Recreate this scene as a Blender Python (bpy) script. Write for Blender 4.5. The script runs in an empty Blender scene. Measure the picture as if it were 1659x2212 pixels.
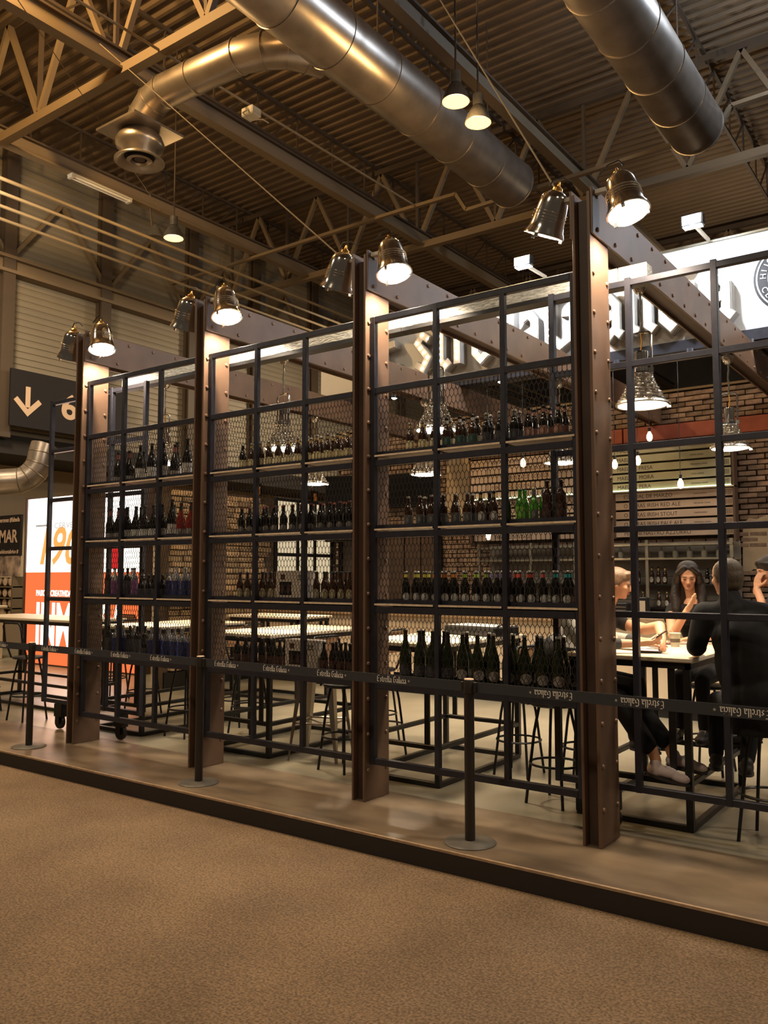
import bpy, math, random
from mathutils import Vector, Matrix
random.seed(7)
S = bpy.context.scene
COL = S.collection
R = math.radians
pi = math.pi

# ------------------------------------------------------------------ camera
F_PX, YAW, PIT = 1806.86, 0.6279, 0.0770
cam = bpy.data.cameras.new('camera'); co = bpy.data.objects.new('camera', cam); COL.objects.link(co)
fw = Vector((-math.sin(YAW)*math.cos(PIT), math.cos(YAW)*math.cos(PIT), math.sin(PIT)))
rt = Vector((math.cos(YAW), math.sin(YAW), 0)); up = rt.cross(fw)
M = Matrix((rt, up, -fw)).transposed().to_4x4(); M.translation = Vector((1.9569, -4.9092, 1.6214))
co.matrix_world = M
cam.sensor_fit = 'VERTICAL'; cam.sensor_height = 24; cam.lens = F_PX/2212*24
cam.clip_end = 200; cam.clip_start = 0.05
S.camera = co

# ------------------------------------------------------------------ world, exposure, hall lights
w = bpy.data.worlds.new('world'); S.world = w; w.use_nodes = True
w.node_tree.nodes['Background'].inputs[0].default_value = (0.60, 0.46, 0.32, 1)
w.node_tree.nodes['Background'].inputs[1].default_value = 0.075
S.view_settings.view_transform = 'Standard'; S.view_settings.look = 'None'
S.view_settings.gamma = 1; S.view_settings.use_curve_mapping = False
S.view_settings.exposure = 0.12
S.cycles.max_bounces = 5; S.cycles.diffuse_bounces = 3; S.cycles.glossy_bounces = 3
S.cycles.transmission_bounces = 5; S.cycles.transparent_max_bounces = 6
S.cycles.sample_clamp_indirect = 4; S.cycles.sample_clamp_direct = 0
S.cycles.caustics_reflective = False; S.cycles.caustics_refractive = False
S.cycles.use_denoising = True

def lamp(kind, loc, energy, color, size=0.2, aim=None, spot=60, blend=0.5, name='light'):
    l = bpy.data.lights.new(name, kind); o = bpy.data.objects.new(name, l); COL.objects.link(o)
    o.location = loc; l.energy = energy; l.color = color
    if kind == 'AREA': l.shape = 'DISK'; l.size = size
    elif kind == 'SPOT': l.shadow_soft_size = size; l.spot_size = R(spot); l.spot_blend = blend
    else: l.shadow_soft_size = size
    if kind == 'AREA' and spot != 60: l.spread = R(spot)
    if aim is not None:
        o.rotation_euler = (Vector(aim)-Vector(loc)).to_track_quat('-Z', 'Y').to_euler()
    return o
SOD = (1.0, 0.62, 0.25)
# unseen high-bay lamps of the hall, plus added fill lamps (marked)
WARM = (1.0, 0.80, 0.56)
lamp('AREA', (-1.0, -7.0, 8.6), 270, WARM, 1.2, (-1, -7, 0))
lamp('AREA', (-8.0, -5.0, 8.6), 300, WARM, 1.2, (-8, -5, 0))
lamp('AREA', (6.5, -4.0, 8.6), 80, WARM, 1.2, (6, -4, 0))
lamp('AREA', (8.0, 2.5, 8.6), 170, (1,.84,.66), 1.2, (-2, 2.5, 3.5), 100)  # unseen warm lamp, added to light the right faces of beams and posts
lamp('AREA', (-12.5, 2.0, 8.8), 380, WARM, 1.2, (-16.5, 5, 3))  # unseen lamp added to brighten the side wall
lamp('AREA', (-11.5, 14.0, 8.6), 500, WARM, 1.2, (-14, 14, 0))
lamp('POINT', (-3.0, 18.0, 8.4), 220, WARM, .3)  # fill lamp without a fixture, added to lift the dark far hall
lamp('POINT', (-8.7, -0.2, 10.9), 1500, SOD, 0.3)
lamp('POINT', (0.9, 8.8, 11.2), 500, (0.66, 0.80, 1.0), 0.3)  # unseen cool lamp, added to give the roof at right a bluish haze

# ------------------------------------------------------------------ helpers
def tag(o, label=None, cat=None, group=None, kind=None):
    if label: o['label'] = label
    if cat: o['category'] = cat
    if group: o['group'] = group
    if kind: o['kind'] = kind
    return o
def thing(name, label, cat, loc=(0, 0, 0), rz=0, group=None):
    o = bpy.data.objects.new(name, None); COL.objects.link(o); o.empty_display_size = 0.1
    o.location = loc; o.rotation_euler = (0, 0, rz); return tag(o, label, cat, group)
class G:
    def __init__(s): s.v = []; s.f = []
    def add(s, vs, fs):
        n = len(s.v); s.v += [tuple(x) for x in vs]; s.f += [tuple(i+n for i in q) for q in fs]; return s
    def box(s, x0, x1, y0, y1, z0, z1):
        return s.add([(x0,y0,z0),(x1,y0,z0),(x1,y1,z0),(x0,y1,z0),(x0,y0,z1),(x1,y0,z1),(x1,y1,z1),(x0,y1,z1)],
              [(0,3,2,1),(4,5,6,7),(0,1,5,4),(1,2,6,5),(2,3,7,6),(3,0,4,7)])
    def bbox(s, x0, x1, y0, y1, z0, z1, b):
        # box with chamfered vertical and horizontal edges
        xs=(x0,x0+b,x1-b,x1); ys=(y0,y0+b,y1-b,y1)
        ring=lambda i,z:[(xs[1-i],ys[0+i],z)] 
        def oct(d,z): return [(x0+b+d*0,y0+d,z),(x1-b,y0+d,z),(x1-d,y0+b,z),(x1-d,y1-b,z),(x1-b,y1-d,z),(x0+b,y1-d,z),(x0+d,y1-b,z),(x0+d,y0+b,z)]
        rs=[oct(b,z0),oct(0,z0+b),oct(0,z1-b),oct(b,z1)]
        vs=[p for r in rs for p in r]; fs=[tuple(range(7,-1,-1)),tuple(range(24,32))]
        for k in range(3):
            for i in range(8):
                j=(i+1)%8; fs.append((k*8+i,k*8+j,k*8+8+j,k*8+8+i))
        return s.add(vs,fs)
    def cone(s, p, q, r1, r2, n=10, caps=True):
        p=Vector(p); q=Vector(q); d=(q-p).normalized(); a=d.orthogonal().normalized(); b=d.cross(a)
        vs=[]; 
        for c,r in ((p,r1),(q,r2)):
            for i in range(n):
                t=2*pi*i/n; vs.append(c+a*(r*math.cos(t))+b*(r*math.sin(t)))
        fs=[(i,(i+1)%n,n+(i+1)%n,n+i) for i in range(n)]
        if caps: fs+= [tuple(range(n-1,-1,-1)),tuple(range(n,2*n))]
        return s.add(vs,fs)
    def cyl(s,p,q,r,n=10): return s.cone(p,q,r,r,n)
    def bar(s,p,q,w,h=None,upv=(0,0,1)):
        h=h or w; p=Vector(p); q=Vector(q); d=(q-p).normalized(); u=Vector(upv)
        if abs(d.dot(u))>.98: u=Vector((0,1,0))
        a=d.cross(u).normalized()*w/2; b=a.cross(d).normalized()*h/2
        return s.add([p-a-b,p+a-b,p+a+b,p-a+b,q-a-b,q+a-b,q+a+b,q-a+b],[(0,3,2,1),(4,5,6,7),(0,1,5,4),(1,2,6,5),(2,3,7,6),(3,0,4,7)])
    def lathe(s, prof, n=16, c=(0,0,0), ax=None, caps=True):
        # prof: list of (r,z)
        vs=[]; 
        if ax is None: X,Y,Z=Vector((1,0,0)),Vector((0,1,0)),Vector((0,0,1))
        else: Z=Vector(ax).normalized(); X=Z.orthogonal().normalized(); Y=Z.cross(X)
        c=Vector(c)
        for r,z in prof:
            for i in range(n):
                t=2*pi*i/n; vs.append(c+X*(r*math.cos(t))+Y*(r*math.sin(t))+Z*z)
        fs=[]
        for k in range(len(prof)-1):
            for i in range(n):
                j=(i+1)%n; fs.append((k*n+i,k*n+j,(k+1)*n+j,(k+1)*n+i))
        if caps and prof[0][0]>1e-5: fs.append(tuple(range(n-1,-1,-1)))
        if caps and prof[-1][0]>1e-5: k=(len(prof)-1)*n; fs.append(tuple(range(k,k+n)))
        return s.add(vs,fs)
    def tube(s, path, r, n=8, closed=False):
        P=[Vector(p) for p in path]; m=len(P); vs=[]; prev=None
        for i,p in enumerate(P):
            if closed: d=(P[(i+1)%m]-P[i-1]).normalized()
            else: d=(P[min(i+1,m-1)]-P[max(i-1,0)]).normalized()
            if prev is None: a=d.orthogonal().normalized()
            else: a=(prev-d*prev.dot(d)).normalized()
            prev=a; b=d.cross(a); rr=r[i] if isinstance(r,(list,tuple)) else r
            for k in range(n):
                t=2*pi*k/n; vs.append(p+a*(rr*math.cos(t))+b*(rr*math.sin(t)))
        fs=[]
        for i in range(m if closed else m-1):
            j=(i+1)%m
            for k in range(n):
                l=(k+1)%n; fs.append((i*n+k,i*n+l,j*n+l,j*n+k))
        if not closed: fs+=[tuple(range(n-1,-1,-1)),tuple(range((m-1)*n,m*n))]
        return s.add(vs,fs)
    def ell(s, c, rx, ry, rz, n=12, m=8, mat=None):
        c=Vector(c); vs=[Vector((0,0,-1))]; 
        for j in range(1,m):
            ph=-pi/2+pi*j/m
            for i in range(n):
                t=2*pi*i/n; vs.append(Vector((math.cos(ph)*math.cos(t),math.cos(ph)*math.sin(t),math.sin(ph))))
        vs.append(Vector((0,0,1))); out=[]
        for v in vs:
            q=Vector((v.x*rx,v.y*ry,v.z*rz)); q=(mat@q) if mat else q; out.append(c+q)
        fs=[(0,1+(i+1)%n,1+i) for i in range(n)]
        for j in range(m-2):
            for i in range(n):
                a=1+j*n+i; b=1+j*n+(i+1)%n; fs.append((a,b,b+n,a+n))
        L=len(vs)-1; k=1+(m-2)*n; fs+=[(L,k+i,k+(i+1)%n) for i in range(n)]
        return s.add(out,fs)
    def poly(s, pts, axis, t0, t1):
        # extrude a 2D polygon; axis 'x','y' or 'z'
        def P(a,b,t): return {'x':(t,a,b),'y':(a,t,b),'z':(a,b,t)}[axis]
        n=len(pts); vs=[P(a,b,t0) for a,b in pts]+[P(a,b,t1) for a,b in pts]
        return s.add(vs,[tuple(range(n-1,-1,-1)),tuple(range(n,2*n))]+[(i,(i+1)%n,n+(i+1)%n,n+i) for i in range(n)])
    def tf(s, M):
        s.v=[tuple(M@Vector(v)) for v in s.v]; return s
    def mesh(s, name, smooth=False):
        m=bpy.data.meshes.new(name); m.from_pydata(s.v,[],s.f); m.update()
        if smooth:
            m.polygons.foreach_set('use_smooth',[True]*len(m.polygons))
            try: m.set_sharp_from_angle(angle=R(40))
            except Exception: pass
        return m
def obj(name, g, mat, parent=None, smooth=False, world=False, loc=None, rz=0, kind=None):
    if isinstance(g, G):
        if world and parent is not None:
            d=parent.location; g.v=[(x-d.x,y-d.y,z-d.z) for x,y,z in g.v]
        me=g.mesh(name,smooth)
        if mat: me.materials.append(mat)
    else: me=g
    o=bpy.data.objects.new(name,me); COL.objects.link(o)
    if parent is not None: o.parent=parent
    if loc is not None: o.location=loc
    if rz: o.rotation_euler=(0,0,rz)
    if kind: o['kind']=kind
    return o
def struct(name,g,mat,label=None,smooth=False):
    o=obj(name,g,mat,None,smooth); o['kind']='structure'
    if label: o['label']=label
    return o
def copy_tree(o,parent=None):
    c=o.copy(); COL.objects.link(c)
    if parent is not None: c.parent=parent
    for ch in o.children: copy_tree(ch,c)
    return c

# ------------------------------------------------------------------ materials
def mat(name,col,rough=.5,metal=0,noise=0,scale=8,bump=0,emit=None,es=0,trans=0,rand=0,col2=None,detail=4,stretch=None,spec=None,coord='Object'):
    m=bpy.data.materials.new(name); m.use_nodes=True; nt=m.node_tree; b=nt.nodes['Principled BSDF']
    b.inputs['Base Color'].default_value=(*col,1); b.inputs['Roughness'].default_value=rough; b.inputs['Metallic'].default_value=metal
    if spec is not None: b.inputs['Specular IOR Level'].default_value=spec
    if trans: b.inputs['Transmission Weight'].default_value=trans
    if emit: b.inputs['Emission Color'].default_value=(*emit,1); b.inputs['Emission Strength'].default_value=es
    N=nt.nodes; L=nt.links; src=None
    if noise or bump or col2:
        tc=N.new('ShaderNodeTexCoord'); mp=N.new('ShaderNodeMapping'); nz=N.new('ShaderNodeTexNoise')
        L.new(tc.outputs[coord],mp.inputs[0]); L.new(mp.outputs[0],nz.inputs['Vector'])
        if stretch: mp.inputs['Scale'].default_value=stretch
        nz.inputs['Scale'].default_value=scale; nz.inputs['Detail'].default_value=detail
        if noise or col2:
            cr=N.new('ShaderNodeValToRGB'); L.new(nz.outputs[0],cr.inputs[0])
            c2=col2 or tuple(c*(1-noise) for c in col); cr.color_ramp.elements[0].position=.35; cr.color_ramp.elements[1].position=.65
            cr.color_ramp.elements[0].color=(*c2,1); cr.color_ramp.elements[1].color=(*col,1); src=cr.outputs[0]
        if bump:
            bp=N.new('ShaderNodeBump'); bp.inputs['Strength'].default_value=bump; bp.inputs['Distance'].default_value=.01
            L.new(nz.outputs[0],bp.inputs['Height']); L.new(bp.outputs[0],b.inputs['Normal'])
    if rand:
        oi=N.new('ShaderNodeObjectInfo'); hs=N.new('ShaderNodeHueSaturation'); mr=N.new('ShaderNodeMapRange')
        L.new(oi.outputs['Random'],mr.inputs[0]); mr.inputs[3].default_value=1-rand; mr.inputs[4].default_value=1+rand
        L.new(mr.outputs[0],hs.inputs['Value'])
        if src: L.new(src,hs.inputs['Color'])
        else: hs.inputs['Color'].default_value=(*col,1)
        src=hs.outputs[0]
    if src: L.new(src,b.inputs['Base Color'])
    return m
def emis(name,col,s):
    m=bpy.data.materials.new(name); m.use_nodes=True; nt=m.node_tree; nt.nodes.clear()
    e=nt.nodes.new('ShaderNodeEmission'); o=nt.nodes.new('ShaderNodeOutputMaterial'); e.inputs[0].default_value=(*col,1); e.inputs[1].default_value=s
    nt.links.new(e.outputs[0],o.inputs[0]); return m
m_carpet=mat('carpet',(.265,.175,.10),.95,noise=.6,scale=80,bump=1.0,detail=10)
# low-frequency wear on the carpet
def _carpet():
    nt=m_carpet.node_tree; N=nt.nodes; L=nt.links; b=N['Principled BSDF']; src=b.inputs['Base Color'].links[0].from_socket
    tc=N.new('ShaderNodeTexCoord'); nz=N.new('ShaderNodeTexNoise'); nz.inputs['Scale'].default_value=1.6; nz.inputs['Detail'].default_value=5
    L.new(tc.outputs['Object'],nz.inputs['Vector']); mr=N.new('ShaderNodeMapRange'); L.new(nz.outputs[0],mr.inputs[0])
    mr.inputs[1].default_value=.3; mr.inputs[2].default_value=.7; mr.inputs[3].default_value=.78; mr.inputs[4].default_value=1.15
    hs=N.new('ShaderNodeHueSaturation'); L.new(src,hs.inputs['Color']); L.new(mr.outputs[0],hs.inputs['Value']); L.new(hs.outputs[0],b.inputs['Base Color'])
_carpet()
m_stage=mat('stage_top',(.225,.165,.108),.34,col2=(.085,.06,.04),scale=1.5,detail=4,stretch=(1,1.8,1))
m_floor=mat('stage_inner',(.27,.245,.18),.30,col2=(.19,.17,.125),scale=1.4,detail=6)
m_stedge=mat('stage_edge_black',(.018,.014,.012),.6)
m_sttrim=mat('stage_trim',(.42,.29,.18),.4,noise=.3,scale=20)
m_col=mat('column_rust_brown',(.165,.098,.062),.45,col2=(.12,.072,.047),scale=3,detail=5,bump=.05)
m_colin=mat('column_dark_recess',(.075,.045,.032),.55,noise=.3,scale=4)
m_rivet=mat('rivet_brown',(.20,.12,.08),.4)
m_steel=mat('grid_steel',(.036,.037,.052),.42,metal=.3,noise=.25,scale=14)
m_mesh=mat('mesh_wire',(.03,.026,.024),.5,metal=.3)
m_board=mat('pine_board',(.85,.68,.48),.55,noise=.25,scale=30,stretch=(1,8,1))
m_black=mat('black_metal',(.012,.012,.013),.4,metal=.2)
m_post=mat('post_black',(.02,.016,.014),.42)
m_disc=mat('post_base',(.11,.10,.085),.45,noise=.3,scale=12)
m_belt=mat('belt_fabric',(.035,.037,.045),.75)
m_white=mat('print_white',(.92,.88,.80),.6)
m_whitew=mat('print_cream',(.85,.62,.45),.6)
m_chrome=mat('chrome',(.80,.78,.74),.12,metal=1)
m_chromeb=mat('chrome_ribbed',(.92,.88,.80),.12,metal=1,bump=.5,scale=70)
m_brass=mat('brass',(.75,.42,.12),.3,metal=1)
m_duct=mat('galvanised_duct',(.50,.43,.36),.34,metal=.85,noise=.25,scale=2.5)
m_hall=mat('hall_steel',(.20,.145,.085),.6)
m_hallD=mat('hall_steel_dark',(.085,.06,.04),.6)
m_pipe=mat('hall_pipe_cream',(.30,.225,.13),.5)
m_deck=mat('roof_deck',(.21,.145,.085),.6,noise=.2,scale=.6)
m_wall=mat('hall_wall_panel',(.29,.25,.185),.6,noise=.15,scale=.5)
m_wall2=mat('hall_wall_plain',(.34,.28,.20),.7,noise=.15,scale=.7)
m_dark=mat('dark_void',(.025,.02,.017),.8)
m_farw=mat('far_wall_dark',(.07,.06,.055),.7,noise=.4,scale=.4)
m_brick=mat('brick_face',(.29,.205,.155),.8,noise=.5,scale=9,bump=.6,rand=.45)
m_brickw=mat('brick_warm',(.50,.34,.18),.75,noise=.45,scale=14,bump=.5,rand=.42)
m_mort=mat('mortar_dark',(.115,.085,.065),.9,noise=.4,scale=6,bump=.4)
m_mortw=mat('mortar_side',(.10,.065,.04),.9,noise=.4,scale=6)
m_plaster=mat('plaster_patch',(.52,.42,.30),.85,noise=.15,scale=5,bump=.2)
m_redw=mat('red_painted_board',(.40,.11,.075),.6,noise=.2,scale=6)
m_counter=mat('counter_front_cream',(.66,.52,.37),.55,noise=.08,scale=3)
m_cwood=mat('counter_top_wood',(.50,.33,.19),.45,noise=.25,scale=18,stretch=(1,6,1))
m_table=mat('table_top_cream',(.78,.68,.52),.35)
m_fascia=mat('fascia_white',(.82,.82,.80),.5)
m_letter=mat('marquee_letter',(.80,.72,.62),.4)
m_letters=mat('marquee_letter_side',(.30,.29,.28),.5)
m_rail=mat('shrink_wrapped_rail',(.70,.69,.62),.25,metal=.25,noise=.45,scale=22,bump=1.0,stretch=(1,3,3))
m_bulb=emis('bulb_glow',(1,.62,.30),14)
m_bulb2=emis('marquee_bulb',(1,.78,.52),28)
m_lamp=emis('pendant_diffuser',(1,.86,.66),16)
m_spot=emis('spot_lens',(1,.93,.80),22)
m_flood=emis('flood_lens',(.80,.90,1),60)
m_sod=emis('sodium_lens',(1,.50,.13),4.5)
m_down=emis('downlight_lens',(1,.92,.78),30)
m_lbw=emis('lightbox_white',(1,.93,.82),2.2)
m_lbo=emis('lightbox_orange',(1,.20,.06),.95)
m_lbt=emis('lightbox_numeral',(1,.40,.10),1.1)
m_lbr=emis('lightbox_red',(.8,.03,.03),.8)
m_lbg=emis('lightbox_greyprint',(.45,.40,.36),1)
m_lbx=emis('lightbox_black',(.02,.02,.02),1)
m_frame=mat('frame_brown',(.10,.06,.045),.5)
m_screen=mat('tv_black',(.008,.008,.010),.15)
m_sign=mat('sign_dark',(.007,.005,.007),.7)
m_signt=mat('sign_print',(.72,.52,.36),.6)
m_slat=mat('menu_slat',(.62,.50,.42),.35,noise=.12,scale=3)
m_slatg=mat('menu_slat_greenlit',(.50,.50,.36),.2,noise=.12,scale=3)  # green light on the upper slats, put into their colour
m_ink=mat('menu_ink',(.05,.035,.03),.6)
m_inox=mat('stainless',(.52,.50,.42),.3,metal=.9,noise=.3,scale=6)
m_card=mat('carton',(.52,.42,.30),.7,noise=.08,scale=6)
m_cardw=mat('carton_pale',(.55,.48,.40),.7,noise=.08,scale=6)
m_glow=emis('window_pane_glow',(1,.80,.50),.62)
m_skin=mat('skin',(.66,.34,.20),.5,noise=.08,scale=6)
m_skin2=mat('skin_light',(.72,.40,.24),.5,noise=.08,scale=6)
m_lip=mat('lips',(.45,.13,.10),.45)
m_eye=mat('eye_lash_dark',(.03,.018,.012),.5)
m_hairb=mat('hair_black',(.018,.010,.007),.38,noise=.5,scale=40,stretch=(6,6,.6),bump=.4)
m_hairl=mat('hair_light_brown',(.19,.115,.065),.45,noise=.5,scale=40,stretch=(6,6,.6),bump=.4)
m_hairg=mat('hair_grey_brown',(.14,.105,.07),.5,noise=.5,scale=45,stretch=(5,5,1),bump=.4)
m_tee=mat('black_cloth',(.010,.009,.009),.9,noise=.3,scale=12,bump=.3)
m_jacket=mat('black_jacket',(.007,.007,.009),.9,noise=.3,scale=10,bump=.3)
m_grey=mat('grey_sleeve',(.36,.35,.31),.9,noise=.2,scale=20)
m_greyd=mat('dark_cuff',(.045,.045,.045),.9)
m_shirt=mat('white_shirt',(.80,.80,.76),.8)
m_shoe=mat('sneaker_pink_white',(.66,.54,.53),.6,noise=.1,scale=12)
m_sole=mat('sneaker_sole',(.035,.03,.03),.6)
m_paper=mat('paper_cup',(.62,.58,.42),.7)
m_tanb=mat('seat_back_tan',(.40,.32,.22),.6)
m_brownb=mat('seat_back_brown',(.20,.105,.05),.55)
m_galv=mat('brushed_steel_stool',(.42,.38,.32),.3,metal=.9)
m_redp=mat('red_pipe',(.40,.06,.05),.5)
m_grey2=mat('junction_box',(.60,.57,.50),.6)
m_ring=mat('emblem_black',(.02,.02,.025),.5)

# ------------------------------------------------------------------ the hall: floor, stage, walls, ceiling
struct('floor',G().box(-30,12,-12,34,-.20,-.127),m_carpet,'speckled brown carpet of the hall')
struct('trim_1',G().box(-22,6,-.57,8.2,-.127,-.012),m_stedge,'black painted edge of the raised platform')
struct('trim_2',G().box(-22,6,-.555,.36,-.012,0),m_stage,'worn brown wooden walkway on the platform')
struct('trim_3',G().box(-22,6,.36,8.2,-.012,0),m_floor,'pale floor inside the stand')
struct('trim_4',G().box(-22,6,-.572,-.553,-.012,.002),m_sttrim,'light wooden edge strip of the platform')
# left wall of the hall
XW=-17.0
def corrug(y0,y1,z0,z1,pitch,dep,x):
    g=G(); n=int((z1-z0)/pitch); vs=[]; 
    for k in range(n+1):
        z=z0+k*pitch
        for dz,dx in ((0,0),(pitch*.12,dep),(pitch*.75,dep),(pitch*.87,0)):
            vs.append((x+dx,y0,z+dz)); vs.append((x+dx,y1,z+dz))
    g.add(vs,[(i*2,i*2+1,i*2+3,i*2+2) for i in range(len(vs)//2-1)]); return g
struct('wall_left',G().box(XW-.3,XW-.02,-8,34,4.9,12.6),m_wall2,'hall side wall behind the ribbed panels')
wl=struct('trim_5',corrug(-8,34,5.0,12.4,.16,.022,XW),m_wall,'pale beige ribbed metal wall panels')
struct('wall_left_lower',G().box(XW-2.2,XW-2.0,-8,34,-.2,5),mat('lower_wall_beige',(.60,.48,.32),.7,noise=.12,scale=.8),'plain beige lower wall of the hall')
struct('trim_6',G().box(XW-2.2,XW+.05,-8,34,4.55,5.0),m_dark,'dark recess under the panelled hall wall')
struct('trim_7',G().cyl((XW-.3,-8,4.75),(XW-.3,34,4.75),.06),m_redp,'red fire pipe along the recess',True)
struct('wall_back',G().box(-30,12,33.5,33.8,-.2,13),m_farw,'dark far wall of the hall')
g=G().box(XW+.05,XW+.35,-8,34,8.85,8.93).box(XW+.05,XW+.35,-8,34,9.2,9.28).box(XW+.15,XW+.21,-8,34,8.9,9.25)
struct('trim_8',g,m_hall,'horizontal steel girder on the side wall')
for k,y in enumerate((3.0,5.6,8.3,11.28,13.9,16.75,19.4,22.1)):
    struct('trim_%d'%(9+k),G().box(XW+.04,XW+.14,y-.15,y+.15,4.9,12.4).box(XW+.14,XW+.24,y-.03,y+.03,4.9,12.4).box(XW+.24,XW+.30,y-.15,y+.15,4.9,12.4),m_hallD,'steel stanchion on the side wall')
g=G()
for a in range(7):
    y=2.9+a*2.75; g.bar((XW+.2,y,9.25),(XW+.2,y+1.3,11.0),.09); g.bar((XW+.2,y+2.7,9.25),(XW+.2,y+1.35,11.0),.09)
struct('trim_17',g,m_hall,'diagonal bracing above the wall girder')
# ceiling deck, ribs run along x
g=G(); vs=[]; p=.28
for k in range(int(46/p)):
    y=-10+k*p
    for dy,dz in ((0,0),(.05,.05),(.16,.05),(.21,0)):
        vs+= [(-30,y+dy,12.5+dz),(12,y+dy,12.5+dz)]
g.add(vs,[(i*2,i*2+2,i*2+3,i*2+1) for i in range(len(vs)//2-1)])
struct('ceiling',g,m_deck,'ribbed metal roof deck of the hall')

def member(name,p,q,wd,par,m,hh=None):
    return obj(name,G().bar(p,q,wd,hh),m,par)
def truss_x(y,label,x0=-17,x1=5,ph=0,ends=True):
    t=thing('roof_truss',label,'roof truss',(0,0,0),0)
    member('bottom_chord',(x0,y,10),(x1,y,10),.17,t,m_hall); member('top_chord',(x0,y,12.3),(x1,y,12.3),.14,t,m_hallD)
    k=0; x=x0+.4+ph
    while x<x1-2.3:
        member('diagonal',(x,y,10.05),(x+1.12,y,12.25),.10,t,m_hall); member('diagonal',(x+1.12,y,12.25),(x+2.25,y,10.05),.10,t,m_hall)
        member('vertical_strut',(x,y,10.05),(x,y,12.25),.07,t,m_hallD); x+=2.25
    return t
truss_x(3.32,'nearest roof truss crossing the upper left corner',ph=.25)
truss_x(12.4,'second roof truss behind the round ducts',ph=.3)
truss_x(21.5,'farthest roof truss deep in the hall',ph=.1)
for x,l in ((-13.23,'roof beam above the four cream pipes'),(-9.38,'roof beam running past the round air diffuser'),(-4.82,'roof beam beside the large round duct ending over the brown posts')):
    t=thing('roof_beam',l,'roof beam',(x,0,0))
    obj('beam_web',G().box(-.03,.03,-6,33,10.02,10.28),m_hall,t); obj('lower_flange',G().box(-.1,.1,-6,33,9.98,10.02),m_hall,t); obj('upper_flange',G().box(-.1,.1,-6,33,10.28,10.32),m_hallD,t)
# purlins: light lattice joists under the deck
for k,x in enumerate((-15.5,-10.8,-7.1,-2.4,.6,2.8)):
    t=thing('lattice_joist','thin dark lattice joist under the roof deck, %s from the side wall'%('first','second','third','fourth','fifth','sixth')[k],'roof joist',(x,0,0))
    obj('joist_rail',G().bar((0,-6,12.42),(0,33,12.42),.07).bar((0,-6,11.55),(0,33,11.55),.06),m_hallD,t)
    g=G(); y=-6
    while y<32:
        g.bar((0,y,11.55),(0,y+.9,12.42),.035); g.bar((0,y+.9,12.42),(0,y+.9,11.55),.035); y+=1.3
    o=obj('joist_lacing',g,m_hallD,t)
# four cream pipes
for k,(x,l) in enumerate(((-12.62,'first'),(-12.98,'second'),(-13.34,'third'),(-13.72,'fourth'))):
    tag(obj('ceiling_pipe',G().cyl((x-.2*k,-6,9.0),(x-.2*k,33,9.0),.035,8),m_pipe,None,True),'long thin cream ceiling pipe, %s from the right of four'%l,'pipe',group='four parallel ceiling pipes')
# conduit tray with two steps
pts=[(-16.5,10.3,9.9),(-8.8,10.3,9.95),(-7.14,10.3,9.93),(-6.88,10.3,9.5),(-1.72,10.3,9.6),(-1.43,10.3,9.98),(4,10.3,10.1)]
g=G()
for a,b in zip(pts,pts[1:]): g.bar(a,b,.10,.07)
tag(obj('cable_tray',g,m_hall),'thin stepped cable tray crossing the hall behind both ducts','cable tray')
# thin conduit with junction box
t=thing('conduit_line','thin bright conduit with a white junction box beneath the roof','conduit',(-8.3,0,0))
obj('conduit',G().cyl((-.2,-2,9.95),(.1,10.2,9.95),.022,8),m_pipe,t,True)
obj('junction_box',G().bbox(-.14,.14,5.1,5.34,9.72,9.88,.02),m_grey2,t)
obj('loose_cable',G().tube([(.05,5.1,9.8),(.12,4.9,9.62),(.22,5.0,9.5),(.25,5.25,9.62),(.15,5.5,9.7)],.012,6),m_grey2,t,True)
# fluorescent fitting
t=thing('fluorescent_fitting','twin tube fluorescent fitting, unlit, under the roof beam near the side wall','ceiling light',(-13.2,5.6,9.92))
obj('fitting_tray',G().box(-.09,.09,-.75,.75,.02,.06),m_grey2,t)
for s in (-.05,.05): obj('tube',G().cyl((s,-.72,0),(s,.72,0),.02,8),m_white,t,True)
for i in (-.72,.72): obj('end_cap',G().box(-.08,.08,i-.03,i+.03,-.03,.02),m_grey2,t)
t=thing('hall_speaker','grey cone shaped loudspeaker hanging above the orange lamp','loudspeaker',(-13.0,6.9,9.25))
obj('horn',G().lathe([(.02,.30),(.10,.22),(.20,.05),(.23,0),(.20,-.02),(.05,.04)],16),m_disc,t,True); obj('mount',G().cyl((-.12,0,.28),(-.2,0,.74),.02,6),m_hallD,t)

# ducts
def duct(name,label,x,z,r,y0,y1,mt=m_duct):
    t=thing(name,label,'duct',(x,0,z))
    obj('duct_shell',G().lathe([(r,0),(r,y1-y0)],40,(0,y0,0),(0,1,0)),mt,t,True)
    y=y1
    while y>y0:
        obj('seam_ring',G().lathe([(r,-.012),(r+.012,-.008),(r+.012,.008),(r,.012)],40,(0,y,0),(0,1,0)),mt,t,True); y-=1.15
    obj('end_cap',G().lathe([(r,0),(r*.96,.05),(.001,.06)],40,(0,y1,0),(0,1,0)),m_hallD,t,True)
    for yy in (y1-1.0,y1-4.6,y1-8.2): obj('hanger_rod',G().cyl((0,yy,r),(0,yy,12.45-z),.015,6),m_hallD,t)
    return t
duct('round_duct','large silver round air duct with a side branch, above the middle posts',-5.58,9.55,.47,-6,9.9)
duct('round_duct','large silver round air duct at the upper right',-1.95,9.55,.47,-6,9.9)
t=thing('branch_duct','silver branch duct bending down to the round diffuser','duct',(0,0,0))
P=[(-5.65,4.6,9.5)]
for k in range(8):
    a=k/7*pi*.42; P.append((-5.9-.35-1.0*math.sin(a)*.9, 3.62+.85*math.cos(a)*.9 if k<7 else 3.62,9.5))
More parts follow.
